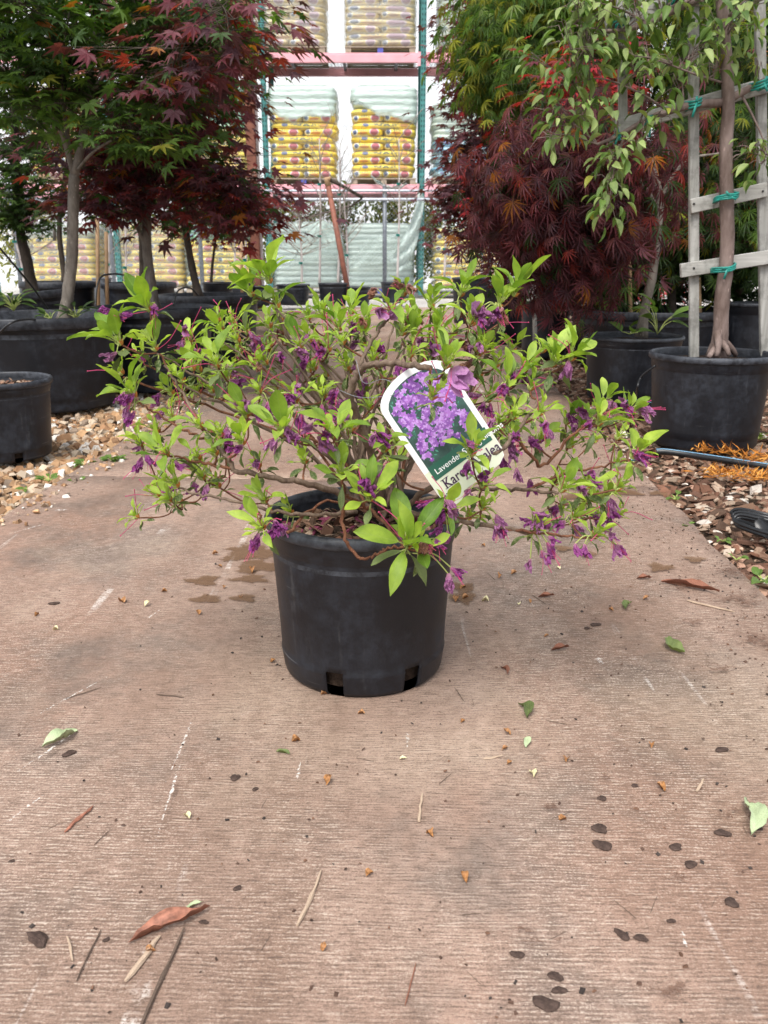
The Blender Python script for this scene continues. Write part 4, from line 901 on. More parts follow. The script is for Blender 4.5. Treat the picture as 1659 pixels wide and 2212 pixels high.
lay('stick', 172, 1770, 56, 72, 'grey-brown shrivelled leaf strip in the lower left quarter', 'bark', 'bark_strip', asp=1.5, mat='dead_leaf')
lay('straw', 908, 1745, 60, 84, 'tan splinter with dark tip below the pot', 'splinter', 'wood_splinter'); lay('straw', 1066, 1636, 38, 20, 'flat tan wood sliver right of centre', 'splinter', 'wood_splinter', asp=1.6); lay('straw', 1514, 1697, 34, 55, 'flat tan wood sliver at the right', 'splinter', 'wood_splinter', asp=1.8)
lay('stick', 884, 2125, 66, 78, 'reddish twig at the bottom centre', 'twig', 'twig', mat='red_bark', asp=.6); lay('stick', 220, 1810, 30, 70, 'small grey twig in the lower left', 'twig', 'twig', asp=.7); lay('stick', 1018, 1975, 36, 5, 'short dark twig in the lower middle', 'twig', 'twig', asp=.8)
for x, y, l, a, lb in [(1180, 2170, 52, -15, 'largest oval bark chip, at the bottom right of centre'), (1208, 2140, 30, -10, 'bark chip just above the largest oval one'), (1118, 2063, 28, -20, 'round bark chip left of the lower bark group'), (1200, 2110, 36, -5, 'thin bark chip at the top of the lower group'),
                       (1295, 1790, 32, -40, 'upper of two slim dark bark chips'), (1300, 1827, 34, -40, 'lower of two slim dark bark chips'), (1460, 1830, 30, 10, 'brown crumbly bark chip above a soil smear'), (1560, 1800, 32, -10, 'rounded bark lump near the pale folded leaf'), (1580, 1950, 36, -5, 'oval ridged bark chip at the lower right'),
                       (1385, 2027, 32, -5, 'red-brown bark chip with a dark edge'), (1343, 2020, 26, -60, 'cluster of black bark slivers'), (1492, 1868, 30, 10, 'dark round chip with a curling twig'), (1372, 1697, 16, -20, 'small red-brown nut-like chip'), (513, 1919, 20, 10, 'black crumbly lump at lower centre left'),
                       (117, 1304, 24, 5, 'small flat dark stone-like chip at upper left of the path'), (1287, 1350, 24, 10, 'right one of a pair of brown bark lumps beside the pot'), (1268, 1357, 18, 0, 'left one of a pair of brown bark lumps beside the pot'), (1558, 1620, 26, 20, 'dark feathery bark cluster at right'), (551, 1705, 16, 20, 'small black chip right of a grey one'), (507, 1680, 22, 45, 'small dark chip at left middle'),
                       (1450, 1990, 20, 0, 'short dark bark sliver at lower right'), (1640, 1790, 20, 0, 'black chip under the tip of the pale folded leaf'), (25, 1860, 14, 0, 'red-brown bead-like chip at the left edge'), (230, 2030, 12, 50, 'tiny red-brown chip above the dark twig'), (440, 1992, 22, 0, 'crumpled red-brown chip right of the dead leaf'), (1300, 1725, 20, -35, 'tiny sliver of dark bark in the right middle'), (150, 1628, 26, 30, 'shrivelled maroon flower bit beside the green leaf')]:
    lay('bark', x, y, l * .80, a, lb, 'bark chip', 'bark_chip', group=K, asp=.7)
for i in range(46):
    xy = [(798, 1889), (1003, 1900), (709, 1690), (404, 1765), (699, 2050), (325, 2056), (1223, 1642), (1407, 1612), (1150, 1672), (1095, 1585), (1090, 1620), (1100, 1650), (1428, 1705), (1120, 1305), (1145, 1300), (430, 1325), (485, 1270), (355, 1278), (318, 1308), (263, 1300), (520, 1290), (545, 1236), (475, 1225), (660, 1376), (1005, 1294), (985, 1298), (1000, 1270), (1080, 1248), (1048, 1298), (1180, 1376), (780, 1542), (928, 1804), (1320, 1320), (120, 1360), (700, 1500), (590, 1430), (465, 1198), (1395, 1295), (1206, 1228), (1110, 1240), (1044, 1180), (80, 1330), (640, 1600), (870, 1640), (1000, 1560), (1216, 1770)][i]
    pale = i % 5 == 3
    lay('scale', xy[0], xy[1], rng.uniform(7, 14) * (1 if xy[1] < 1600 else 1.2), rng.uniform(0, 180), 'small pale yellow seed husk on the concrete' if pale else 'small curled orange bud scale on the concrete', 'bud scale', 'bud_scale', mat='bud_scale_pale' if pale else None, group='pale husks on the path' if pale else 'orange bud scales on the path')
lay('pale_leaf', 1378, 998, 34, 5, 'scrap of faded teal tape on the path joint at right', 'tape scrap', 'tape_scrap', mat='teal_scrap', asp=.9)
for x, y, l, a, lb in [(1180, 1290, 30, 20, 'red-brown leaf scrap and husk right of the pot'), (1210, 1403, 34, 30, 'reddish leaf scrap joined to an orange husk'), (1090, 1450, 26, 95, 'shrivelled maroon blossom with green stem right of the pot'), (1392, 1250, 30, 10, 'thin red-brown bark curl near the right wet spots')]:
    lay('dead_leaf', x, y, l, a, lb, 'leaf scrap', 'leaf_scrap', mat='red_bark')
for i in range(34):
    x = rng.uniform(60, 1640); y = rng.uniform(1240, 2180); lay('stick', x, y, rng.uniform(14, 40), rng.uniform(0, 180), 'thin broken twig fragment lying on the concrete', 'twig', 'twig', group='twig fragments on the path', asp=.45)

# ------------------------------------------------------------------ AZALEA
ROS = [  # px, py, Y, size(cm of leaves), new leaves, old leaves
 (583, 612, 1.22, 5.6, 8, 3), (545, 640, 1.24, 4.6, 6, 3), (600, 665, 1.22, 3.8, 4, 4), (325, 672, 1.16, 4.8, 9, 3), (262, 745, 1.14, 5.2, 7, 4), (338, 757, 1.15, 4.4, 6, 5), (292, 858, 1.10, 5.0, 7, 3), (363, 985, 1.05, 4.8, 7, 4),
 (383, 1052, 1.04, 3.6, 5, 3), (470, 792, 1.10, 4.6, 6, 4), (418, 800, 1.18, 3.8, 5, 5), (412, 745, 1.25, 3.6, 5, 2), (480, 716, 1.30, 4.0, 6, 3), (505, 705, 1.34, 3.6, 5, 3), (610, 724, 1.26, 4.0, 5, 4), (611, 940, .96, 4.8, 6, 3), (720, 945, .98, 4.4, 6, 2),
 (740, 1030, .98, 4.2, 6, 4), (733, 715, 1.24, 4.6, 7, 4), (700, 690, 1.30, 4.2, 6, 3), (570, 1142, 1.00, 3.8, 5, 2), (534, 900, 1.06, 3.6, 5, 4), (525, 960, 1.04, 3.6, 4, 3), (650, 755, 1.2, 3.8, 4, 5), (430, 852, 1.20, 3.2, 3, 2), (377, 908, 1.12, 2.6, 3, 3),
 (440, 1035, 1.08, 3.2, 2, 4), (575, 1085, 1.06, 3.4, 4, 3), (800, 1080, .95, 5.0, 8, 1), (880, 1180, .93, 5.4, 7, 2), (932, 862, .98, 3.0, 4, 5), (962, 795, .96, 4.0, 4, 3), (830, 975, 1.0, 3.8, 4, 5), (1018, 985, .97, 4.2, 6, 3), (994, 640, 1.28, 4.6, 8, 3),
 (1075, 665, 1.22, 4.8, 6, 2), (1110, 640, 1.22, 5.2, 4, 0), (846, 676, 1.18, 4.6, 4, 3), (930, 665, 1.32, 4.0, 6, 3), (1095, 838, 1.12, 4.4, 6, 5), (1128, 806, 1.14, 4.0, 5, 3), (1192, 792, 1.10, 5.0, 8, 5), (1232, 778, 1.1, 5.0, 5, 1), (1222, 915, 1.16, 3.8, 5, 3), (1290, 918, 1.12, 4.4, 7, 2),
 (1300, 880, 1.16, 3.6, 5, 2), (1365, 990, 1.08, 4.4, 6, 4), (1210, 1062, 1.04, 4.2, 7, 4), (1262, 1056, 1.08, 3.6, 4, 4), (1280, 1160, 1.02, 3.6, 4, 3), (1150, 1150, 1.02, 3.4, 5, 4), (1041, 1052, 1.0, 3.4, 5, 2), (1040, 1100, 1.02, 3.2, 2, 4), (1052, 868, 1.24, 3.8, 5, 4), (1160, 955, 1.12, 4.2, 6, 4),
 (960, 1106, .98, 3.6, 5, 3), (1030, 770, 1.22, 4.0, 5, 4), (1015, 700, 1.20, 3.8, 6, 3), (890, 735, 1.24, 4.4, 6, 5), (940, 730, 1.26, 4.0, 6, 4), (785, 745, 1.3, 4.2, 6, 5), (760, 678, 1.32, 4.0, 6, 2), (870, 640, 1.30, 3.4, 3, 1), (1350, 905, 1.14, 3.6, 4, 3), (1235, 1120, 1.06, 3.4, 4, 5),
 (905, 1190, .95, 3.6, 4, 2), (1300, 1075, 1.1, 3.4, 4, 3), (660, 1000, 1.1, 3.2, 3, 4), (560, 1010, 1.1, 3.2, 3, 4), (700, 860, 1.12, 3.4, 4, 4), (640, 870, 1.10, 3.4, 4, 4), (760, 930, 1.08, 3.4, 3, 4), (970, 905, 1.15, 3.0, 3, 4), (1090, 930, 1.2, 3.4, 4, 4), (750, 800, 1.22, 3.4, 4, 4), (560, 800, 1.2, 3.6, 4, 4),
 (520, 770, 1.3, 3.4, 5, 4), (580, 760, 1.32, 3.4, 5, 4), (680, 800, 1.3, 3.2, 4, 4), (820, 820, 1.3, 3.2, 4, 4), (630, 1110, 1.12, 2.8, 2, 4), (1105, 760, 1.26, 3.6, 4, 3), (790, 860, 1.3, 3.2, 4, 3), (910, 780, 1.3, 3.4, 5, 3), (1010, 1120, 1.1, 3.0, 3, 3), (455, 760, 1.3, 3.4, 5, 3), (850, 1010, 1.1, 3.0, 3, 4), (900, 700, 1.34, 3.6, 5, 3)]
for i in range(70):
    x = rng.uniform(470, 1090); y = rng.uniform(690, 960); ROS.append((x, y, rng.uniform(1.12, 1.46), rng.uniform(2.0, 3.0), int(rng.integers(3, 6)), int(rng.integers(3, 6))))
for i in range(44):
    x = rng.choice([rng.uniform(1060, 1340), rng.uniform(260, 500)]); y = rng.uniform(760, 1120); ROS.append((x, y, rng.uniform(1.05, 1.3), rng.uniform(2.2, 3.2), int(rng.integers(3, 6)), int(rng.integers(3, 6))))
SOILZ = HERO_H - .035
BASE = np.array([HERO_C[0] + .01, HERO_C[1], SOILZ])
az = thing('azalea_shrub', 'sprawling azalea with lime-green leaf tufts and wilted purple flowers in the front pot', 'shrub', tuple(BASE))
MS = .62
mains = [  # radius0, radius1, points
 (.0080, .0050, [(800, 1098, 1.17), (720, 1062, 1.12), (640, 1040, 1.08), (560, 1026, 1.06), (505, 1017, 1.06)]), (.0050, .0026, [(505, 1017, 1.06), (488, 985, 1.06), (455, 945, 1.08), (425, 905, 1.09), (395, 850, 1.11), (355, 790, 1.14)]),
 (.0032, .0022, [(440, 930, 1.08), (410, 880, 1.1), (375, 820, 1.13), (345, 765, 1.15)]), (.0030, .0020, [(470, 960, 1.07), (400, 930, 1.09), (340, 895, 1.1), (300, 870, 1.1)]), (.0034, .0020, [(500, 1012, 1.06), (440, 1000, 1.06), (390, 990, 1.05), (365, 985, 1.05)]),
 (.0095, .0055, [(826, 1098, 1.2), (806, 1000, 1.17), (775, 910, 1.14), (757, 860, 1.12), (768, 815, 1.11), (800, 790, 1.09), (860, 785, 1.04), (930, 795, .98)]), (.0055, .0030, [(768, 815, 1.12), (790, 760, 1.16), (820, 710, 1.18), (845, 680, 1.18)]),
 (.0075, .0030, [(870, 1100, 1.17), (930, 1055, 1.1), (1010, 1020, 1.04), (1075, 975, 1.04), (1120, 930, 1.06), (1160, 870, 1.08), (1192, 805, 1.1)]), (.0060, .0035, [(870, 1105, 1.16), (950, 1120, 1.08), (1020, 1130, 1.03), (1090, 1142, 1.0), (1150, 1150, 1.02)]),
 (.0050, .0030, [(850, 1095, 1.2), (960, 1066, 1.16), (1060, 1056, 1.12), (1140, 1058, 1.08), (1205, 1066, 1.04)]), (.0070, .0030, [(805, 1095, 1.22), (760, 1000, 1.22), (700, 890, 1.22), (660, 810, 1.22), (625, 740, 1.22), (600, 680, 1.22), (585, 630, 1.22)]),
 (.0075, .0030, [(845, 1095, 1.24), (890, 1000, 1.26), (950, 920, 1.26), (1010, 850, 1.26), (1050, 770, 1.24), (1078, 690, 1.22)]), (.0045, .0022, [(770, 1105, 1.12), (690, 1112, 1.06), (600, 1105, 1.04), (500, 1080, 1.03), (430, 1066, 1.03), (385, 1055, 1.04)]),
 (.0040, .0024, [(745, 1068, .985), (739, 1105, .985), (748, 1170, .98), (782, 1208, .975), (815, 1196, .98), (840, 1185, .95), (872, 1182, .935)]), (.0040, .0030, [(800, 1100, 1.1), (770, 1080, 1.03), (745, 1068, .985), (740, 1035, .98)]),
 (.0040, .0024, [(1110, 935, 1.06), (1150, 990, 1.08), (1180, 1000, 1.1), (1250, 930, 1.11), (1290, 920, 1.12)]), (.0032, .002, [(1140, 1058, 1.08), (1200, 1030, 1.1), (1290, 1010, 1.1), (1362, 993, 1.08)]), (.0030, .002, [(1090, 1142, 1.0), (1160, 1150, 1.01), (1230, 1158, 1.02), (1278, 1162, 1.02)]),
 (.0060, .0030, [(815, 1095, 1.26), (800, 980, 1.3), (790, 880, 1.34), (770, 800, 1.36), (740, 720, 1.34)]), (.0050, .0030, [(790, 1095, 1.24), (700, 1010, 1.28), (620, 920, 1.32), (560, 840, 1.33), (510, 760, 1.33)]), (.0050, .0030, [(840, 1095, 1.26), (870, 980, 1.34), (900, 880, 1.36), (920, 780, 1.36), (930, 690, 1.34)]),
 (.0034, .0024, [(800, 1100, 1.05), (830, 1130, .99), (858, 1165, .96), (880, 1185, .93)]), (.003, .002, [(560, 1105, 1.03), (565, 1125, 1.01), (570, 1142, 1.0)]), (.0034, .002, [(620, 1150, 1.02), (700, 1085, 1.1), (790, 1100, 1.15)])]
nodes = []; par = []
mbs = []
rq = np.random.default_rng(11)
cand = [q for q in ROS if q[1] < 830]
for q in [cand[i] for i in rq.choice(len(cand), 30, replace=False)]:
    bx_ = 826 + rq.uniform(-60, 60); by_ = 1.2 + rq.uniform(-.05, .08); m1 = (bx_ + (q[0] - bx_) * .28 + rq.normal(0, 10), 1095 + (q[1] - 1095) * .42, by_ + (q[2] - by_) * .35); m2 = (bx_ + (q[0] - bx_) * .66 + rq.normal(0, 12), 1095 + (q[1] - 1095) * .74, by_ + (q[2] - by_) * .7)
    mains.append((rq.uniform(.0036, .0056), .0022, [(bx_, 1098, by_), m1, m2, (q[0], q[1] + 6, q[2])]))
for r0, r1, L in mains:
    sp = spline([P(*q) for q in L], 6 * len(L)); sp = sp + np.concatenate([np.zeros((1, 3)), rng.normal(0, .0012, (len(sp) - 2, 3)), np.zeros((1, 3))]); mb = MB(); r0 *= MS; r1 *= MS; mb.tube(sp, np.linspace(r0, r1, len(sp)), 8, lump=.09)
    mb.obj('branch', MATS['azalea_old_wood' if r0 > .0026 else 'azalea_twig'], az); nodes.append(np.concatenate([sp, np.linspace(r0, r1, len(sp))[:, None]], 1))
N = np.concatenate(nodes)
twm = {}
ros = []
order = sorted(ROS, key=lambda q: np.linalg.norm(P(q[0], q[1], q[2]) - BASE))
T_AZ = [t_ovate(8, .44, .22, -.10, .56, wave=.5), t_ovate(8, .36, .34, -.30, .60, wave=.8, ph=2), t_ovate(8, .48, .14, .12, .54, wave=.6, ph=4), t_ovate(8, .38, .3, -.55, .56, wave=1.0, ph=1)]
AZM = {}
for k, m in (('new', AZ_NEW), ('yng', AZ_YNG), ('old', AZ_OLD)):
    AZM[k] = [mk_mesh('leaf', T[0] * (np.array([.78, 1, 1]) if k == 'old' else 1), T[1], m, True, uvs=T[2]) for T in T_AZ]
leafs = []   # (pos, R, size, kind, variant)
buds = MB(); buds_n = 0; petioles = MB()
for (px, py, Y, cm, nn, no) in order:
    T = P(px, py, Y)
    out = T - BASE; d = np.linalg.norm(N[:, :3] - T, axis=1) + .9 * np.maximum(0, N[:, 2] - T[2] + .01) + .25 * np.linalg.norm(N[:, :3] - BASE, axis=1) * 0
    k = int(np.argmin(d)); st = N[k, :3]; L = np.linalg.norm(T - st)
    axis = nz(nz(out * np.array([1, 1, .3])) * (.45 if T[2] > .3 else .7) + np.array([0, -.10, .9 if T[2] > .25 else .45]) + rng.normal(0, .08, 3))
    if L > .012:
        md = st + (T - st) * .55 - axis * L * .16 + rng.normal(0, .06 * L, 3); sp = spline([st, md, T], 12); r0 = min(N[k, 3] * .8, .0014 + L * .007)
        mb = MB(); mb.tube(sp, np.linspace(r0, .0013, 12), 6, lump=.08); mb.obj('twig', MATS['azalea_twig'], az)
        N = np.concatenate([N, np.concatenate([sp[3:-1], np.linspace(r0, .0013, 12)[3:-1, None]], 1)])
    ros.append((px, py, Y, T, axis))
    u = nz(np.cross(axis, [.3, 1, .2])); v = np.cross(axis, u); S = cm / 100 * (.99 if cm > 5 else (.86 if cm > 3.5 else .80)); nn += 3 if cm > 3.3 else 2
    # orange-brown bud scales at the base of the tuft
    for q in range(7):
        a = q * 2.4; rd = u * math.cos(a) + v * math.sin(a); b0 = T + rd * .0015; dd = nz(axis + rd * .7)
        buds.tube([b0, b0 + dd * .004, b0 + dd * .008], [.0014, .0018, .0003], 4, m=0 if q % 3 else 1, cap=False)
    a0 = rng.random() * 6
    for q in range(nn):
        a = a0 + q * 2.399; el = R(rng.uniform(18, 88) * (.6 + .4 * (q / max(nn, 1)) * 1.4)); rd = u * math.cos(a) + v * math.sin(a); dd = nz(axis * math.cos(el) + rd * math.sin(el) + rng.normal(0, .06, 3))
        nr = nz(axis * math.sin(el) - rd * math.cos(el) + axis * .25 + rng.normal(0, .12, 3)); sz = S * rng.uniform(.45, 1.12) * (1.0 if q < nn * .7 else .65)
        st_ = T + axis * .004 + dd * .012; petioles.tube([T + axis * .002, T + axis * .003 + dd * .006, st_ + dd * .003], [.0009, .0008, .0007], 4, cap=False)
        leafs.append((st_, frames(dd[None], nr[None])[0], sz, 'yng' if rng.random() < .22 or sz < .024 else 'new', int(rng.integers(0, 4))))
    for q in range(5):   # unfolding tiny leaves in the middle
        a = q * 1.3; rd = u * math.cos(a) + v * math.sin(a); dd = nz(axis + rd * .35); leafs.append((T + dd * .003, frames(dd[None], (axis * .3 - rd)[None])[0], rng.uniform(.010, .018), 'yng', 1))
    for q in range(no):
        a = a0 + 1 + q * 2.1; el = R(rng.uniform(80, 128)); rd = u * math.cos(a) + v * math.sin(a); dd = nz(axis * math.cos(el) + rd * math.sin(el) + np.array([0, 0, -.25])); nr = nz(axis + rng.normal(0, .35, 3))
        st_ = T - axis * .006 + dd * .006; petioles.tube([T - axis * .006, st_ + dd * .002], [.0009, .0007], 4, cap=False)
        leafs.append((st_, frames(dd[None], nr[None])[0], S * rng.uniform(.5, .85), 'old', int(rng.integers(0, 4))))
buds.obj('bud_scales', [MATS['bud_orange'], MATS['bud_green']], az, kind='stuff'); petioles.obj('leaf_stalks', MATS['bud_green'], az, kind='stuff')
pos = np.array([l[0] for l in leafs]); sz = np.array([l[2] for l in leafs]); _, _, dep = proj(pos); order = np.argsort(-(sz / dep))
for i in order[:300]:
    st_, Rm, s, k, v = leafs[i]; o = bpy.data.objects.new('leaf', AZM[k][v]); COL.objects.link(o); o.parent = az; o.matrix_local = to_mat(st_ - BASE, Rm, s)
for kind, mat, nm in (('new', AZ_NEW, 'small_leaves'), ('yng', AZ_YNG, 'young_leaves'), ('old', AZ_OLD, 'old_leaves')):
    Vs, Fs, Us, off = [], [], [], 0
    for v in range(4):
        idx = [i for i in order[300:] if leafs[i][3] == kind and leafs[i][4] == v]
        if not idx: continue
        Tt = T_AZ[v]; W, FF, _, uu = scatter(Tt, pos[idx], np.array([leafs[i][1] for i in idx]), sz[idx]); Vs.append(W); Fs.append(FF + off); Us.append(uu); off += len(W)
    if Vs: link(nm, mk_mesh(nm, np.concatenate(Vs), np.concatenate(Fs), mat, True, uvs=np.concatenate(Us)), az, kind='stuff')

# wilted flowers
def flower_mesh(seed, fresh=False):
    r = np.random.default_rng(seed + 300); V = []; Fc = []; n = 8; npet = 5
    bend = r.normal(0, .25, 2)
    for p in range(npet):
        a = p * 2 * math.pi / npet + r.uniform(-.4, .4); b0 = len(V); sp = (.18 if fresh else .16) * r.uniform(.2, 2.0); L_ = r.uniform(.65, 1.1) if fresh else r.uniform(.5, 1.1)
        cr = .02 if fresh else .07; tw = r.uniform(-2.5, 2.5) * (0.2 if fresh else 1); kink = r.uniform(-.5, .5) * (0 if fresh else 1); ph = r.uniform(0, 6)
        for i in range(n + 1):
            t = i / n; rad = .035 + sp * t ** 1.4 + kink * .25 * math.sin(t * 5 + ph) * t; yy = t * L_
            wv = (.05 + .15 * math.sin(math.pi * min(1, t * .85 + .05))) * (1 if fresh else .85); aa = a + tw * t * .5
            for k in range(5):
                s_ = (k - 2) / 2; w2 = a + 1.57 + tw * t; fl = (0 if fresh else .55) * math.sin(k * 2.4 + ph + t * 7) * wv * t
                x = math.cos(aa) * rad + math.cos(w2) * wv * s_ + math.cos(aa) * fl; z = math.sin(aa) * rad + math.sin(w2) * wv * s_ + math.sin(aa) * fl
                V.append((x + bend[0] * t * t + r.normal(0, cr * t * .5), yy + r.normal(0, cr * t), z + bend[1] * t * t + r.normal(0, cr * t * .5)))
        for i in range(n):
            for k in range(4): q = b0 + i * 5 + k; Fc += [(q, q + 1, q + 6), (q, q + 6, q + 5)]
    return mk_mesh('flower', np.array(V), np.array(Fc), MATS['petal_purple'], fresh)
def stamen_mesh(seed):
    r = np.random.default_rng(seed); mb = MB()
    for k in range(3):
        L_ = r.uniform(1.1, 1.7); a = r.uniform(0, 6.28); bx = math.cos(a); bz = math.sin(a)
        pts = [np.array([bx * .04, 0, bz * .04]), np.array([bx * .12, .5 * L_, bz * .12]), np.array([bx * .38 * r.uniform(.3, 1.2), .95 * L_, bz * .3 + .08])]
        sp = spline(pts, 8); mb.tube(sp, .013, 4, cap=False); mb.tube([sp[-1], sp[-1] + [0, .04, .01]], [.03, .02], 5)
    return mb.mesh('stamens', MATS['stamen_pink'])
FM = {}
for mt in ('petal_purple', 'petal_mauve', 'petal_brown', 'petal_pink'):
    FM[mt] = []
    for s_ in range(5):
        me = flower_mesh(s_ + (50 if mt == 'petal_pink' else 0), mt == 'petal_pink'); me.materials.clear(); me.materials.append(MATS[mt]); FM[mt].append(me)
SM = [stamen_mesh(s_) for s_ in range(5)]
FL = [(257, 685), (240, 772), (308, 768), (335, 671), (386, 745), (426, 764), (264, 863), (272, 890), (281, 905), (340, 859), (348, 897), (319, 993), (298, 1004), (409, 1004), (355, 1053), (424, 1057), (534, 1088), (557, 1167), (591, 1152), (612, 1143), (548, 1178), (511, 829), (488, 932), (496, 950), (515, 973),
      (534, 878), (576, 886), (629, 863), (641, 837), (660, 780), (694, 768), (766, 707), (778, 852), (743, 905), (622, 932), (641, 951), (698, 894), (557, 1000), (785, 1027), (724, 852), (400, 720), (770, 720), (650, 800), (560, 745), (820, 1020), (800, 1060), (590, 955), (680, 745), (610, 770),
      (1037, 678), (1048, 682), (1072, 673), (1037, 746), (964, 733), (912, 742), (777, 849), (818, 944), (1059, 888), (1063, 914), (1110, 815), (1136, 824), (1226, 794), (1084, 845), (1110, 948), (1102, 970), (1183, 953), (1085, 1000), (1119, 1026), (1007, 1013), (1037, 1030), (1007, 1069), (925, 1086), (955, 1108), (977, 1103),
      (1145, 1052), (1282, 1026), (1248, 1047), (1286, 1047), (1085, 1142), (1080, 1133), (1140, 1133), (1170, 1120), (1183, 1129), (1209, 1137), (1196, 1168), (1175, 1206), (1192, 1189), (1244, 1189), (1248, 1142), (1278, 1103), (1291, 1120), (1317, 1086), (1321, 1107), (1317, 1129), (1312, 1146), (1343, 1189), (986, 1236), (973, 1258), (947, 1176), (951, 1146),
      (1317, 871), (1261, 892), (1235, 910), (1373, 948), (1385, 983), (1360, 888), (1396, 884), (1040, 880), (860, 800), (500, 800), (560, 900), (600, 860), (700, 960), (770, 800), (820, 760), (1000, 940), (840, 900), (650, 910), (1165, 1130), (1150, 960)]
BR = [(805, 630), (866, 618), (885, 622), (882, 686), (893, 690), (985, 676), (1000, 745), (912, 1180), (925, 1176), (540, 765), (560, 790), (600, 720), (1088, 680), (690, 740), (780, 690), (936, 792), (1012, 788)]
PK = [(826, 672), (846, 680), (936, 760), (992, 805), (978, 825), (1033, 674)]
RX = np.array([(a[0], a[1]) for a in ros])
stalks = MB()
def flower(px, py, mt, i, sz):
    d = np.hypot(RX[:, 0] - px, RX[:, 1] - py) + 300 * (np.array([a[2] for a in ros]) > 1.3); k = int(np.argmin(d)); Tn, ax = ros[k][3], ros[k][4]; Y = ros[k][2] - .012
    c = P(px, py, Y); dd = c - Tn; dirn = nz(nz(dd) * .6 + np.array([rng.normal(0, .35), -.35, -.75 if mt != 'petal_pink' else .1]) + rng.normal(0, .15, 3)); s = sz * rng.uniform(.8, 1.2)
    me = FM[mt][i % 5]; st_ = c - dirn * s * .5
    Rm = frames(dirn[None], rng.normal(0, 1, (1, 3)))[0]
    o = bpy.data.objects.new('flower', me); COL.objects.link(o); o.parent = az; o.matrix_local = to_mat(st_ - BASE, Rm, s)
    if mt != 'petal_purple':
        o['label'] = {'petal_mauve': 'faded mauve shrivelled flower', 'petal_brown': 'dried brown flower', 'petal_pink': 'fresh pink-lilac flower'}[mt]
    if rng.random() < .4:
        q = bpy.data.objects.new('stamens', SM[(i * 3) % 5]); COL.objects.link(q); q.parent = o
    if np.linalg.norm(st_ - Tn) < .11:
        stalks.tube(spline([Tn, (Tn + st_) / 2 + [0, 0, .006], st_], 6), [.0009] * 6, 4, cap=False)
for i, (x, y) in enumerate(FL): flower(x, y, 'petal_mauve' if i % 3 == 1 else 'petal_purple', i, .0215)
for i in range(70): a_ = FL[int(rng.integers(0, len(FL)))]; flower(a_[0] + rng.normal(0, 16), a_[1] + rng.normal(0, 13), 'petal_mauve' if i % 2 else 'petal_purple', i, .019)
for i, (x, y) in enumerate(BR): flower(x, y, 'petal_brown', i, .020)
for i, (x, y) in enumerate(PK): flower(x, y, 'petal_pink', i, .030)
stalks.obj('flower_stalks', MATS['bud_green'], az, kind='stuff')
# long thin pink styles left on the tufts
mb = MB()
for (px, py, Y, T, ax) in ros:
    for q in range(int(rng.integers(0, 3))):
        d = nz(ax + rng.normal(0, .7, 3)); L_ = rng.uniform(.025, .05); sp = spline([T, T + d * L_ * .6, T + d * L_ + rng.normal(0, .008, 3)], 7); mb.tube(sp, .0005, 4, cap=False); mb.tube([sp[-1], sp[-1] + d * .001], [.0011, .0009], 5)
mb.obj('styles', MATS['stamen_pink'], az, kind='stuff')

# ------------------------------------------------------------------ plant tag
simple('tag_white', (.80, .80, .82), .35, .5, var=.03, scale=6, bump=0); simple('tag_cream', (.66, .70, .55), .35, .5, var=.04, scale=6, bump=0); simple('tag_green', (.018, .10, .065), .35, .5, var=.05, bump=0)
simple('tag_ink', (.05, .018, .06), .4, .4, bump=0); simple('tag_text_white', (.85, .86, .85), .4, .4, var=.02, bump=0); simple('tag_photo_dark', (.03, .07, .06), .35, .5, var=.5, scale=60, bump=0)
PR = [('print_purple_a', (.27, .10, .42)), ('print_purple_b', (.40, .17, .55)), ('print_purple_c', (.20, .06, .33)), ('print_lilac', (.52, .30, .68)), ('print_leaf_a', (.03, .14, .09)), ('print_leaf_b', (.08, .30, .22)), ('print_magenta', (.38, .07, .36))]
for n_, c_ in PR: simple(n_, c_, .35, .5, var=.15, scale=200, bump=0)
TY = 1.03
A = P(937, 780, TY + .05)      # top of the label
# label frame from its four picture corners: top-left (838,870), lower-left (952,1075), lower-right (1085,975), top-right (955,787)
TL, BL, BRt, TR = P(828, 872, TY - .01), P(957, 1085, TY - .015), P(1085, 968, TY + .01), P(948, 784, TY + .01)
yv = nz(((TL - BL) + (TR - BRt)) / 2); xv = nz((BRt - BL) - yv * np.dot(BRt - BL, yv)); zv = np.cross(xv, yv)
W_ = np.dot(BRt - BL, xv); ORG = BL
tagM = Matrix.Identity(4)
for i in range(3): tagM[i][0], tagM[i][1], tagM[i][2], tagM[i][3] = float(xv[i]), float(yv[i]), float(zv[i]), float(ORG[i])
H_ = np.dot(TL - BL, yv) + .012
print('tag', W_, H_)
tg = thing('plant_tag', 'white plastic plant tag with a purple flower picture, hung in the azalea', 'plant tag', tuple(ORG)); tg.rotation_euler = tagM.to_euler()
def tag_child(name, me, label=None):
    o = bpy.data.objects.new(name, me); COL.objects.link(o); o.parent = tg
    if label: o['label'] = label
    return o
def poly_plate(pts, z0, z1, mat, name):
    n = len(pts); V = [(x, y, z0) for x, y in pts] + [(x, y, z1) for x, y in pts]
    return mk_mesh(name, V, [tuple(range(n))[::-1], tuple(range(n, 2 * n))] + [(i, (i + 1) % n, n + (i + 1) % n, n + i) for i in range(n)], mat, False)
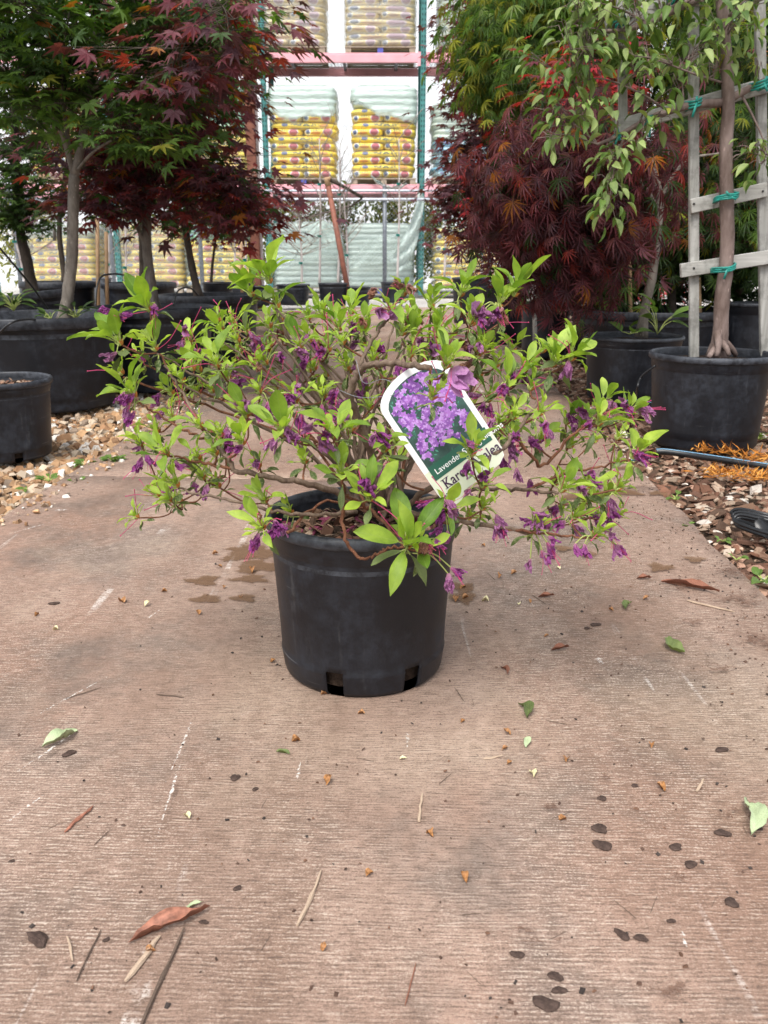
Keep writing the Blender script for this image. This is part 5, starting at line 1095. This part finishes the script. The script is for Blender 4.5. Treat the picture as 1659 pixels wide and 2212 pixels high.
# outline: rounded foot corners, domed head
w_, h_ = W_, H_
foot = [(w_ * .10, -.012), (w_ * .22, -.012), (w_ * .30, -.004), (w_ * .86, -.004), (w_ * .97, .002), (w_, .012)]
arc = [(w_ / 2 + w_ / 2 * math.cos(t) ** 1.0, h_ * .86 + (h_ * .17) * math.sin(t)) for t in np.linspace(0, math.pi, 17)]
out = foot + arc + [(0, .012), (w_ * .02, -.004)]
tag_child('card', poly_plate(out, -.0004, 0, MATS['tag_white'], 'card'))
cream = [(w_ * .10, -.0118), (w_ * .22, -.0118), (w_ * .30, -.0038), (w_ * .86, -.0038), (w_ * .965, .0025), (w_ * .995, .012), (w_ * .995, h_ * .27), (w_ * .005, h_ * .27), (w_ * .005, .012), (w_ * .025, -.0038)]
tag_child('cream_panel', poly_plate(cream, .00005, .0001, MATS['tag_cream'], 'cream_panel'))
b0 = w_ * .075; pic = [(b0, h_ * .27), (w_ - b0 * .9, h_ * .27)] + [(w_ / 2 + (w_ / 2 - b0) * math.cos(t), h_ * .82 + h_ * .155 * math.sin(t)) for t in np.linspace(0, math.pi, 13)]
tag_child('photo_print', poly_plate(pic, .0001, .0002, MATS['tag_photo_dark'], 'photo_print'))
band = [(b0, h_ * .175), (w_ - b0 * .6, h_ * .175), (w_ - b0 * .6, h_ * .30), (b0, h_ * .30)]
fl = MB(); r2 = np.random.default_rng(5)
def inside(x, y, m=0.0):
    if x < b0 + m or x > w_ - b0 * .9 - m or y < h_ * .30: return False
    if y < h_ * .82: return True
    return ((x - w_ / 2) / (w_ / 2 - b0 - m)) ** 2 + ((y - h_ * .82) / (h_ * .155 - m)) ** 2 < 1
k = 0; z = .00022
for i in range(300):      # leaves
    x, y = r2.uniform(0, w_), r2.uniform(h_ * .3, h_)
    if not inside(x, y, .003): continue
    a = r2.uniform(0, 6.28); l = r2.uniform(.003, .0055); ca, sa = math.cos(a), math.sin(a); z += 1e-7
    pts = [(0, -1), (.35, 0), (0, 1), (-.35, 0)]; fl.add([(x + (u * ca - v_ * sa) * l * .55, y + (u * sa + v_ * ca) * l * .55, z) for u, v_ in pts], [(0, 1, 2, 3)], 4 if r2.random() < .65 else 5)
for i in range(760):      # blossoms
    x, y = r2.uniform(0, w_), r2.uniform(h_ * .33, h_)
    if not inside(x, y, .004): continue
    dn = math.sin(x * 190 + 1.3) * math.sin(y * 150 + .4) + math.sin(x * 90 - y * 110)
    if dn < -.95 or (y < h_ * .42 and r2.random() < .6): continue
    s_ = r2.uniform(.0028, .005); a0 = r2.uniform(0, 6.28); m_ = int(r2.choice([0, 0, 1, 1, 2, 3])); z += 3e-7
    for p in range(5):
        a = a0 + p * 2 * math.pi / 5; ca, sa = math.cos(a), math.sin(a); z += 1e-8
        pts = [(0, 0), (.45, -.42), (1, 0), (.45, .42)]; fl.add([(x + (u * ca - v_ * sa) * s_, y + (u * sa + v_ * ca) * s_, z) for u, v_ in pts], [(0, 1, 2, 3)], m_ if p != 0 else (3 if m_ != 3 else 1))
    z += 1e-7; fl.add([(x + math.cos(t) * s_ * .16, y + math.sin(t) * s_ * .16, z) for t in (0, 2.1, 4.2)], [(0, 1, 2)], 6)
tag_child('flower_picture', fl.mesh('flower_picture', [MATS[n_] for n_, _ in PR], False))
tag_child('green_band', poly_plate(band, .0005, .0006, MATS['tag_green'], 'green_band'))
def text_mesh(s_, size, mat, x, y, bold=0.0, shear=0.0, sx=1.0):
    cu = bpy.data.curves.new('t', 'FONT'); cu.body = s_; cu.size = size; cu.offset = bold; cu.shear = shear; cu.extrude = .00004
    to = bpy.data.objects.new('t', cu); COL.objects.link(to); bpy.context.view_layer.update()
    dg = bpy.context.evaluated_depsgraph_get(); me = bpy.data.meshes.new_from_object(to.evaluated_get(dg)); me.materials.clear(); me.materials.append(MATS[mat])
    bpy.data.objects.remove(to)
    for v in me.vertices: v.co.x = v.co.x * sx + x; v.co.y += y; v.co.z += .0007
    return me
tag_child('lettering', text_mesh('Lavender Spring Blooms', h_ * .070, 'tag_text_white', w_ * .13, h_ * .212, .00002, sx=.98))
tag_child('lettering', text_mesh('Karen Azalea', h_ * .12, 'tag_ink', w_ * .13, h_ * .070, .00018, sx=.86)); tag_child('lettering', text_mesh('#3', h_ * .045, 'tag_ink', w_ * .04, h_ * .012, .0001)); tag_child('lettering', text_mesh('Azalea', h_ * .03, 'tag_ink', w_ * .40, h_ * .030, .0))
mb = MB()
mb.box((w_ * .155, h_ * .074, .0007), (w_ * .07, .0006, .00006)); mb.box((w_ * .155, h_ * .152, .0007), (w_ * .07, .0006, .00006)); mb.box((w_ * .215, h_ * .074, .0007), (w_ * .05, .0006, .00006)); mb.box((w_ * .215, h_ * .152, .0007), (w_ * .05, .0006, .00006))
tag_child('lettering', mb.mesh('lettering', MATS['tag_ink'], False))
mb = MB(); q0 = tagM @ Vector((w_ * .35, h_ * .93, 0)); q0 = np.array(q0)
mb.tube(spline([q0, q0 + [-.02, .005, .012], q0 + [-.045, .03, .004], q0 + [-.055, .05, .03]], 14), .00032, 5); mb.tube(spline([q0, q0 + [-.012, -.004, -.006], q0 + [-.05, .02, -.012], q0 + [-.08, .05, -.006]], 14), .00032, 5)
o = mb.obj('string', MATS['grey_plastic'], None); o.parent = tg; o.matrix_parent_inverse = (Matrix.Translation(tg.location) @ tg.rotation_euler.to_matrix().to_4x4()).inverted()

# ------------------------------------------------------------------ BACKGROUND: rack, loads, fence, wall
RY = 15.0
def bx(px): return (px - 829.5) / F_PX * (RY * math.cos(PITCH) + 0) / 1.0
def bxz(px, py, Y=RY): return P(px, py, Y)
Z1 = P(760, 402, RY)[2]; Z2 = P(760, 118, RY)[2]; Z1b = Z1 - .11
U = [P(px, 350, RY)[0] for px in (-99, 238, 575, 912, 1249, 1586)]
rack = thing('pallet_rack', 'pallet rack with green slotted uprights and pink beams behind the fence', 'rack', (0, RY, 0))
for x in U:
    for yy in (RY, RY + 1.05):
        mb = MB(); mb.box((x, yy, 2.9), (.085, .075, 5.8), bev=.006); u_ = mb.obj('upright', MATS['green_upright'], rack, False)
        if yy == RY:
            mb = MB()
            for i in range(74):
                for sx in (-.02, .02): mb.box((x + sx, yy - .0385, .2 + i * .0762), (.014, .002, .034))
            s_ = mb.obj('slots', MATS['dark_slot'], None, False); s_.parent = u_; s_['kind'] = 'stuff'
    for i in range(5):
        mb = MB(); z0 = .3 + i * 1.1; mb.bar((x, RY + .04, z0), (x, RY + 1.0, z0 + (.9 if i % 2 else -.0) + .0), .03, .03); mb.bar((x, RY + .04, z0 + .1), (x, RY + 1.0, z0 + 1.0), .028, .028); mb.obj('brace', MATS['green_upright'], rack, False)
for a, b in zip(U[:-1], U[1:]):
    for z in (Z1, Z2):
        for yy in (RY - .01, RY + 1.05):
            mb = MB(); mb.box(((a + b) / 2, yy, z - .06), (b - a - .09, .05, .12), bev=.008); mb.box(((a + b) / 2, yy + (.012 if yy < RY + .5 else -.012), z - .005 + .02), (b - a - .1, .03, .02)); mb.obj('beam', MATS['pink_beam'], rack, False)
        for s_ in (a + .07, b - .07):
            mb = MB(); mb.box((s_, RY - .05, z - .07), (.05, .012, .20)); mb.obj('connector', MATS['pink_beam'], rack, False)
        mb = MB(); n = int((b - a) / .06)
        for i in range(n + 1): mb.box((a + .05 + (b - a - .1) * i / n, RY + .52, z + .008), (.006, 1.0, .006))
        for j in range(8): mb.box(((a + b) / 2, RY + .06 + j * .13, z + .002), (b - a - .1, .006, .006))
        for j in range(3): mb.box((a + (b - a) * (j + .5) / 3, RY + .52, z - .03), (.05, .98, .03))
        mb.obj('wire_deck', MATS['dark_wire'], rack, False, kind='stuff')

# bags
def m_bag(name, base, dot, block, flower, textc, tdk=.5, two=True):
    t = NT(name); sx = t.n('ShaderNodeSeparateXYZ'); t.put(sx.inputs[0], t.tc.outputs['Object']); X, Z = sx.outputs[0], sx.outputs[2]
    def ell(cx, cz, rx, rz, soft=.15):
        a = t.math('DIVIDE', t.math('SUBTRACT', X, cx), rx); b = t.math('DIVIDE', t.math('SUBTRACT', Z, cz), rz)
        d = t.math('ADD', t.math('MULTIPLY', a, a), t.math('MULTIPLY', b, b)); return t.ramp(d, [(.85, 1.0), (1.0, 0.0)])
    c = t.mix(t.noise(3, 4), base, tuple(min(1, x * 1.15) for x in base)); c = t.mix(t.math('MULTIPLY', t.rnd(), .25), c, (.84, .66, .25))
    if two:
        c = t.mix(ell(-.36, .0, .09, .34), c, (.75, .75, .72)); c = t.mix(ell(-.36, .0, .06, .24), c, dot)
        c = t.mix(t.math('MULTIPLY', ell(-.12, -.12, .15, .15), .8), c, block)
        c = t.mix(ell(.22, -.02, .15, .42), c, (.72, .62, .68)); c = t.mix(t.math('MULTIPLY', ell(.22, -.02, .12, .36), .9), c, flower)
        txt = t.math('MULTIPLY', ell(-.08, .16, .18, .12), t.ramp(t.noise(1, 2, .5, t.map(None, (60, 1, 6))), [(.45, 0.0), (.55, 1.0)])); c = t.mix(txt, c, textc)
    else:
        txt = t.math('MULTIPLY', ell(.02, .10, .22, .16), t.ramp(t.noise(1, 2, .5, t.map(None, (50, 1, 5))), [(.42, 0.0), (.52, 1.0)])); c = t.mix(txt, c, textc)
        c = t.mix(ell(-.28, .08, .05, .2), c, dot); c = t.mix(t.math('MULTIPLY', ell(.30, .05, .07, .18), .7), c, flower); c = t.mix(t.math('MULTIPLY', ell(.05, -.28, .2, .08), .7), c, (.30, .27, .18))
    return t.end(t.bsdf(c, .38, .5, 0, t.bump(t.noise(6, 4), .5, .02)))
m_bag('bag_yellow_pair', (.84, .64, .035), (.10, .13, .26), (.62, .16, .05), (.42, .07, .10), (.12, .16, .10)); m_bag('bag_yellow_long', (.82, .63, .06), (.12, .15, .28), (.6, .2, .08), (.48, .14, .10), (.12, .14, .10), two=False)
m_bag('bag_blue', (.05, .32, .55), (.1, .1, .3), (.5, .6, .7), (.1, .5, .6), (.6, .7, .8), two=False); m_bag('bag_green', (.10, .42, .28), (.1, .1, .3), (.5, .6, .5), (.4, .4, .3), (.6, .7, .6), two=False)
m_bag('bag_faded', (.74, .60, .28), (.25, .28, .38), (.55, .35, .25), (.45, .30, .38), (.3, .3, .3)); m_bag('bag_white', (.55, .66, .64), (.4, .5, .5), (.5, .6, .6), (.5, .6, .6), (.5, .58, .56), two=False)
def pillow():
    V = []; nu, nv = 20, 10
    sg = lambda c, e: math.copysign(abs(c) ** e, c)
    for j in range(nv + 1):
        ph = -math.pi / 2 + math.pi * j / nv
        for i in range(nu):
            th = 2 * math.pi * i / nu; V.append((.5 * sg(math.cos(ph), .5) * sg(math.cos(th), .35), .5 * sg(math.cos(ph), .5) * sg(math.sin(th), .35), .5 * sg(math.sin(ph), .8)))
    Fc = [(j * nu + i, j * nu + (i + 1) % nu, (j + 1) * nu + (i + 1) % nu, (j + 1) * nu + i) for j in range(nv) for i in range(nu)]
    return V, Fc
PV, PF = pillow(); BAGM = {k: mk_mesh('bag', PV, PF, MATS[k], True) for k in ('bag_yellow_pair', 'bag_yellow_long', 'bag_blue', 'bag_green', 'bag_faded', 'bag_white')}
def m_wrap(name, z0, z1, base=.12, top=.9, colr=(.60, .74, .68), clear_tilt=0.0):
    t = NT(name); sx = t.n('ShaderNodeSeparateXYZ'); t.put(sx.inputs[0], t.tc.outputs['Object'])
    zz = t.math('ADD', sx.outputs[2], t.math('ADD', t.math('MULTIPLY', t.math('SUBTRACT', t.noise(2.2, 3), .5), .45), t.math('MULTIPLY', sx.outputs[0], clear_tilt)))
    f = t.n('ShaderNodeMapRange'); t.put(f.inputs[0], zz); f.inputs[1].default_value = z0; f.inputs[2].default_value = z1; f.inputs[3].default_value = base; f.inputs[4].default_value = top; f.clamp = True
    fl_ = t.math('ADD', f.outputs[0], t.math('MULTIPLY', t.ramp(t.noise(1, 5, .6, t.map(None, (3, 3, 22))), [(.52, 0.0), (.68, 1.0)]), .14), True)
    tr = t.n('ShaderNodeBsdfTransparent'); pr = t.bsdf(t.mix(t.noise(9, 4), tuple(x * .82 for x in colr), colr), .22, .6, 0, t.bump(t.noise(1, 5, .6, t.map(None, (8, 8, 26))), .8, .02))
    return t.end(t.mixs(fl_, tr.outputs[0], pr))
m_wrap('wrap_green_top', .92, 1.0, .06); m_wrap('wrap_hazy', .2, 1.5, .22, .45, (.66, .70, .66)); m_wrap('wrap_full', -.6, .5, .30, .62, (.58, .70, .66)); m_wrap('wrap_thin', .8, 1.1, .16, .45); m_wrap('wrap_tilt', .96, 1.04, .04, clear_tilt=.35)
def wrap_mesh(w0, d0, h, rows, mat, seed):
    r = np.random.default_rng(seed); nu, nv = 44, rows * 4; V = []; sg = lambda c, e: math.copysign(abs(c) ** e, c)
    for j in range(nv + 1):
        t = j / nv; z = h * t; rib = .016 * abs(math.sin(math.pi * t * rows)) - .01; sh = 1 - .9 * max(0, (t - .93) / .07) ** 2 * .22
        for i in range(nu):
            th = 2 * math.pi * i / nu; x = (w0 / 2 + rib) * sh * sg(math.cos(th), .28) + r.normal(0, .004); y = (d0 / 2 + rib) * sh * sg(math.sin(th), .28) + r.normal(0, .004); V.append((x, y, z + r.normal(0, .003)))
    Fc = [(j * nu + i, j * nu + (i + 1) % nu, (j + 1) * nu + (i + 1) % nu, (j + 1) * nu + i) for j in range(nv) for i in range(nu)]
    V.append((0, 0, h + .03)); c = len(V) - 1; Fc += [(nv * nu + i, nv * nu + (i + 1) % nu, c) for i in range(nu)]
    return mk_mesh('stretch_wrap', V, Fc, MATS[mat], True)
def load(label, px, zb, wd, h, kinds, wrap, seed, dep=1.0, Yc=None, plab=None, rot=0.0):
    Yc = Yc if Yc else RY + .52; x = P(px, 350, RY + .02)[0] * Yc / (RY + .02) * 1.0 if Yc == RY + .52 else P(px, 500, Yc)[0]; r = np.random.default_rng(seed)
    p = thing('pallet', plab or ('pallet under ' + label.replace('stack ', '').replace('the ', '')), 'pallet', (x, Yc, zb), 'wooden pallets on the rack')
    for zz in (.012, .118):
        for j in range(5): mb = MB(); mb.box((0, -dep / 2 + .06 + j * (dep - .12) / 4, zz), (wd * 1.02, .1, .02)); mb.obj('board', MATS['pallet_wood'], None, False).parent = p
    for i in range(3):
        for j in (0, 1): mb = MB(); mb.box(((i - 1) * wd * .46, (-1 if j == 0 else 1) * (dep / 2 - .08), .065), (.09, .12, .085)); mb.obj('block', MATS['blue_block' if (i == 1 and j == 0 and seed % 2) else 'pallet_wood'], None, False).parent = p
    t = thing('bag_stack', label, 'bag stack', (x, Yc, zb + .13), 'shrink-wrapped stacks of soil bags'); t.rotation_euler = (0, 0, rot)
    rows = len(kinds); rh = h / rows
    for j, k in enumerate(kinds):
        two = j % 2 == 0; n = 2 if two else 1
        for i in range(n):
            o = bpy.data.objects.new('bag', BAGM[k if not (k == 'bag_yellow_pair' and not two) else 'bag_yellow_long']); COL.objects.link(o); o.parent = t; w1 = wd / n
            o.location = ((i - (n - 1) / 2) * w1 * .98 + r.normal(0, .012), r.normal(0, .012), (j + .5) * rh + (.012 if two else 0)); o.scale = (w1 * 1.03, dep * .98, rh * 1.38); o.rotation_euler = (0, r.normal(0, .018), 0)
    o = bpy.data.objects.new('stretch_wrap', wrap_mesh(wd + .05, dep + .05, h + .03, rows, wrap, seed)); COL.objects.link(o); o.parent = t; return t
yp = ['bag_yellow_pair'] * 15; S1 = .0
sq = RY / F_PX * 1.045
h1 = P(660, 182, RY)[2] - Z1 - .15
YL = yp[:10] + ['bag_white'] * 3
load('yellow bag stack on the middle shelf, left one, capped with green film', 660, Z1, 1.07, h1, YL, 'wrap_green_top', 1)
load('yellow bag stack on the middle shelf, right one, with brightest bottom rows', 829, Z1, 1.04, h1, YL, 'wrap_tilt', 2)
load('blue bag stack on the middle shelf beyond the right green upright', 1000, Z1, 1.06, h1 * .82, ['bag_blue'] * 6 + ['bag_white'] * 6, 'wrap_thin', 3)
load('green and yellow bag stack on the middle shelf left of the rusty post', 470, Z1, 1.1, h1, yp[:7] + ['bag_green'] * 6, 'wrap_thin', 4)
load('yellow bag stack on the middle shelf behind the purple maple', 330, Z1, 1.05, h1, yp[:13], 'wrap_hazy', 5)
load('yellow bag stack on the middle shelf at far left', 150, Z1, 1.05, h1, yp[:13], 'wrap_hazy', 6)
load('yellow bag stack on the middle shelf hidden behind the right maples', 1165, Z1, 1.05, h1, yp[:13], 'wrap_hazy', 7)
load('hazy wrapped bag stack on the top shelf, left one', 638, Z2, 1.12, 1.35, ['bag_faded'] * 14, 'wrap_hazy', 8); load('hazy wrapped bag stack on the top shelf, right one', 822, Z2, 1.10, 1.35, ['bag_faded'] * 14, 'wrap_hazy', 9)
load('pale green wrapped bag stack on the top shelf beyond the right upright', 1010, Z2, 1.05, 1.3, yp[:13], 'wrap_full', 10); load('wrapped bag stack on the top shelf left of the rusty post', 470, Z2, 1.1, 1.35, ['bag_faded'] * 13, 'wrap_hazy', 11)
load('hazy wrapped bag stack on the top shelf at far left', 320, Z2, 1.1, 1.35, ['bag_faded'] * 13, 'wrap_hazy', 18)
load('pale green wrapped bag stack on the ground behind the fence, left of centre', 660, 0, 1.1, 1.02, ['bag_white'] * 12, 'wrap_full', 12); load('pale green wrapped bag stack on the ground behind the fence, by the grey post', 822, 0, 1.1, 1.0, ['bag_white'] * 12, 'wrap_full', 13)
load('yellow bag stack on the ground right of the green upright', 1010, 0, 1.1, .95, yp[:10], 'wrap_thin', 14); load('yellow bag stack on the ground left of the rusty post', 470, 0, 1.1, 1.05, yp[:8] + ['bag_green'] * 3, 'wrap_thin', 15)
load('yellow bag stack on the ground behind the small left pots', 320, 0, 1.1, 1.0, yp[:10], 'wrap_hazy', 16); load('yellow bag stack on the ground at far left behind the trunks', 130, 0, 1.1, 1.0, yp[:8] + ['bag_white'] * 2, 'wrap_hazy', 17)
# loose plastic sheets hanging from the shelf
def sheet(label, pts, mat='wrap_full'):
    V = [P(*q) for q in pts]; n = len(V) // 2; A_ = spline(V[:n], 14); B_ = spline(V[n:], 14); W = []
    for j in range(7):
        f = j / 6
        for i in range(14): W.append(A_[i] + (B_[i] - A_[i]) * f + np.array([0, .05 * math.sin(i * 1.1 + j * 1.7), .012 * math.sin(i * 2.1)]))
    Fc = [(j * 14 + i, j * 14 + i + 1, (j + 1) * 14 + i + 1, (j + 1) * 14 + i) for j in range(6) for i in range(13)]
    me = mk_mesh('plastic_sheet', W, Fc, MATS[mat], True); o = link('plastic_sheet', me); md = o.modifiers.new('thick', 'SOLIDIFY'); md.thickness = .004
    tag(o, label, 'plastic sheet', 'loose plastic sheets on the rack')
sheet('loose white plastic sheet draped from the shelf edge at the green upright', [(905, 405, 14.9), (890, 470, 14.8), (862, 530, 14.75), (840, 560, 14.75), (918, 430, 14.9), (906, 500, 14.85), (890, 555, 14.8), (862, 590, 14.75)])
sheet('loose white plastic strip hanging under the right bag pallet', [(800, 378, 14.9), (825, 395, 14.85), (850, 402, 14.85), (878, 396, 14.9), (802, 384, 14.9), (826, 404, 14.85), (850, 412, 14.85), (880, 400, 14.9)])
sheet('bulging clear plastic film over the left ground bag stack', [(640, 560, 14.8), (655, 510, 14.8), (690, 475, 14.8), (735, 500, 14.8), (600, 585, 14.8), (650, 570, 14.8), (710, 560, 14.8), (760, 580, 14.8)], 'wrap_thin')
sheet('bulging clear plastic film over the ground bag stack by the grey post', [(775, 545, 14.8), (800, 515, 14.8), (845, 510, 14.8), (885, 540, 14.8), (760, 580, 14.8), (800, 572, 14.8), (850, 570, 14.8), (890, 580, 14.8)], 'wrap_thin')

# wall and shrubs behind the rack
mb = MB(); mb.box((0, 22.2, 4.5), (60, .3, 9.2)); o = mb.obj('building_wall', MATS['white_block_wall'], None, False); tag(o, 'long white block wall of the building behind the pallet rack', 'wall')
for i, px in enumerate((60, 260, 430, 600, 700, 790, 880, 980, 1150, 1320)):
    c = P(px, 500, 18.0); zt = 1.9 + rng.random() * .4; n = 900
    t = thing('shrub', ['yellow-green shrub behind the rack at the far left', 'shrub behind the rack left of the purple maple trunk', 'shrub behind the rack by the curved dark trunk', 'shrub behind the rack right of the rusty post', 'dark shrub behind the rack, left of the leaning pipe', 'shrub behind the rack between the two ground stacks', 'yellowish shrub behind the rack by the grey fence post', 'shrub behind the rack right of the green upright', 'shrub behind the rack under the right maples', 'shrub behind the rack at far right'][i], 'shrub', (c[0], 18.0, 0))
    q = rng.normal(0, 1, (n, 3)); q /= np.linalg.norm(q, axis=1)[:, None]; q *= rng.uniform(.5, 1, (n, 1)); pos = np.array([c[0], 18.0, zt * .5]) + q * [.85, .5, zt * .5]
    base = (.10, .13, .03) if i % 3 else (.22, .22, .05)
    W, FF, cc, uu = scatter(APPLE, pos, frames(rng.normal(0, 1, (n, 3)), rng.normal(0, 1, (n, 3))), rng.uniform(.08, .16, n), np.array([base]) * rng.uniform(.5, 1.6, (n, 1)))
    link('foliage', mk_mesh('foliage', W, FF, LEAF, True, cols=cc, uvs=uu), t, kind='stuff')
    mb = MB()
    for s_ in range(3): mb.tube(spline([(c[0] + .1 * s_ - .1, 18, 0), (c[0] + .15 * s_ - .15, 18, zt * .4), (c[0] + .4 * (s_ - 1), 18, zt * .8)], 6), [.03, .025, .02, .018, .015, .01], 6)
    mb.obj('stem', MATS['dark_bark'], t)

# chain link fence
FY = 13.2
fence = thing('chain_link_fence', 'chain-link fence with grey pipe rails in front of the pallet rack', 'fence', (0, FY, 0))
zt = P(829, 412, FY)[2]; zm = P(829, 431, FY)[2]; xl, xr = P(-60, 500, FY)[0], P(1720, 500, FY)[0]
for z, r in ((zt, .018), (zm, .024)): mb = MB(); mb.tube([(xl, FY, z), (xr, FY, z)], r, 10); mb.obj('rail', MATS['steel_pipe'], fence)
for px in (30, 236, 430, 831, 1060, 1300, 1560): x = P(px, 500, FY)[0]; mb = MB(); mb.tube([(x, FY + .03, 0), (x, FY + .03, zt + .05)], .032, 12); mb.tube([(x, FY + .03, zt + .05), (x, FY + .03, zt + .09)], [.036, .01], 12); mb.obj('post', MATS['grey_post'], fence)
mb = MB(); stp = .062; Hh = zt - .06; nl = int((xr - xl + Hh) / stp)
for i in range(nl):
    x0 = xl - Hh + i * stp
    for s_ in (1, -1):
        a = (x0, FY - .02, .04) if s_ > 0 else (x0 + Hh, FY - .02, .04); b = (x0 + Hh, FY - .02, zt) if s_ > 0 else (x0, FY - .02, zt); mb.tube([a, b], .0017, 3, cap=False)
mb.obj('chain_link_mesh', MATS['wire_grey'], fence, kind='stuff')
# rusty post and leaning pipe
c = G(562, 668); mb = MB(); Yp = 11.8; a = P(556, 640, Yp); mb.box((a[0], Yp, 2.6), (.12, .10, 5.3), bev=.008); tag(mb.obj('rusty_post', MATS['rusty_post'], None, False), 'tall rust-red square steel post left of the path end', 'post')
mb = MB(); mb.box((a[0] + .075, Yp + .06, 1.8), (.03, .03, 3.7)); tag(mb.obj('pale_stake', MATS['pale_stem'], None, False), 'thin pale stake right behind the rusty post', 'stake')
t = thing('leaning_pipe', 'leaning rust-red pipe with an elbow and dark arm, in front of the fence', 'pipe', tuple(P(757, 658, 12.0)))
mb = MB(); mb.tube([P(757, 658, 12.0), P(709, 400, 12.2)], .036, 12); mb.obj('pipe', MATS['copper_pipe'], t); mb = MB(); mb.tube([P(709, 402, 12.2), P(706, 386, 12.2), P(714, 388, 12.2)], .042, 10); mb.obj('elbow', MATS['bamboo'], t)
mb = MB(); mb.tube([P(712, 388, 12.2), P(740, 402, 12.3), P(782, 426, 12.5)], [.026, .022, .022], 10); mb.obj('arm', MATS['dark_bark'], t)
mb = MB(); mb.tube([P(782, 428, 12.5), P(760, 445, 12.6), P(640, 475, 13.0)], .014, 8); mb.obj('brace_arm', MATS['dark_bark'], t)
# saplings on stakes
def sapling(label, px, yb, yt, Y, lean=0, spread=40, n=16, blossoms=False):
    b = P(px, yb, Y); t = thing('sapling', label, 'tree', tuple(b), 'bare young trees in front of the fence'); tp = P(px + lean, yt, Y)
    sp = spline([b, (b + tp) / 2 + [.015, 0, 0], tp], 14); mb = MB(); mb.tube(sp, np.linspace(.017, .008, 14), 8, lump=.08); mb.obj('trunk', MATS['pale_stem'], t)
    mb = MB()
    for i in range(n):
        k = int(rng.integers(6, 14)); s = sp[k]; L_ = rng.uniform(.2, .55); a = rng.uniform(0, 6.28); e = s + np.array([math.cos(a) * L_ * spread / 60, math.sin(a) * L_ * .5, L_ * rng.uniform(.4, 1.1)])
        q = spline([s, (s + e) / 2 + rng.normal(0, .03, 3), e], 8); mb.tube(q, np.linspace(.006, .0025, 8), 4, cap=False)
        for j in range(3): q2 = q[rng.integers(3, 8)]; e2 = q2 + rng.normal(0, .12, 3) + [0, 0, .1]; mb.tube([q2, (q2 + e2) / 2 + rng.normal(0, .01, 3), e2], [.003, .0025, .0015], 3, cap=False)
    mb.obj('twigs', MATS['bare_twig'], t, kind='stuff')
    for z in (.35, .7):
        c = b + (tp - b) * z; mb = MB(); mb.box(c + [0, -.012, 0], (.05, .03, .03), bev=.004); mb.obj('tie', MATS['teal_tape'], t)
for a in [('pale sapling left of the leaning pipe', 690, 618, 300, 12.2), ('pale sapling behind the leaning pipe', 730, 620, 330, 12.3, 4), ('thin pale sapling just right of the leaning pipe', 752, 620, 420, 12.25, -10), ('tall pale sapling in front of the green upright bag stack', 858, 615, 300, 12.2, 4), ('weeping sapling with tan twigs right of the rusty post', 652, 620, 470, 12.2, -6, 80, 30), ('pale sapling at left behind the small tubs', 235, 640, 440, 11.5, -4),
          ('pale sapling between the dark trunks at left', 505, 630, 450, 11.6), ('pale sapling beside the rusty post', 528, 630, 430, 11.4, 2), ('pale sapling seen left of the purple maple trunk', 270, 640, 460, 11.4), ('pale sapling at right under the maroon maple', 1040, 610, 430, 12.0), ('thin sapling at right beyond the green upright', 960, 600, 420, 12.1), ('twiggy sapling at the far left behind the tubs', 60, 640, 470, 11.0, -40, 90, 26)]: sapling(*a)
for (x, y0, y1, Y, lb, m) in [(213, 700, 470, 5.2, 'tan bamboo stake between the two left tubs', 'bamboo'), (523, 640, 470, 9.5, 'tan stake beside the row-end maple', 'bamboo'), (232, 668, 500, 5.4, 'second tan stake near the grey pot', 'bamboo'), (1156, 770, 560, 4.6, 'weathered wooden post under the purple lace leaves', 'weathered_wood'), (1362, 700, 520, 4.9, 'short brown stake behind the leaning trunk', 'bamboo'), (1512, 690, 600, 5.0, 'brown stake seen between trellis bars', 'bamboo'), (1148, 600, 480, 10.0, 'white stake deep under the right maples', 'pale_stem'), (118, 520, 440, 6.0, 'grey stake behind the left maples', 'weathered_wood')]:
    mb = MB(); mb.tube([P(x, y0, Y), P(x - 3, y1, Y)], .018 if Y > 6 else .012, 6); tag(mb.obj('stake', MATS[m]), lb, 'stake')
# pink flowers far right
t = thing('flower_display', 'pink flowers glimpsed behind the wide tub on the right', 'flowers', tuple(P(1405, 650, 9.0))); n = 500
pp = P(1405, 628, 9.0) + rng.normal(0, 1, (n, 3)) * [.16, .1, .07]; W, FF, cc, uu = scatter(APPLE, pp, frames(rng.normal(0, 1, (n, 3)), rng.normal(0, 1, (n, 3))), rng.uniform(.03, .05, n), np.array([(.65, .10, .16)]) * rng.uniform(.6, 1.4, (n, 1)))
link('blossoms', mk_mesh('blossoms', W, FF, LEAF, True, cols=cc, uvs=uu), t, kind='stuff')
print('objects', len(bpy.data.objects), 'tris', sum(len(o.data.polygons) for o in COL.objects if o.type == 'MESH'))
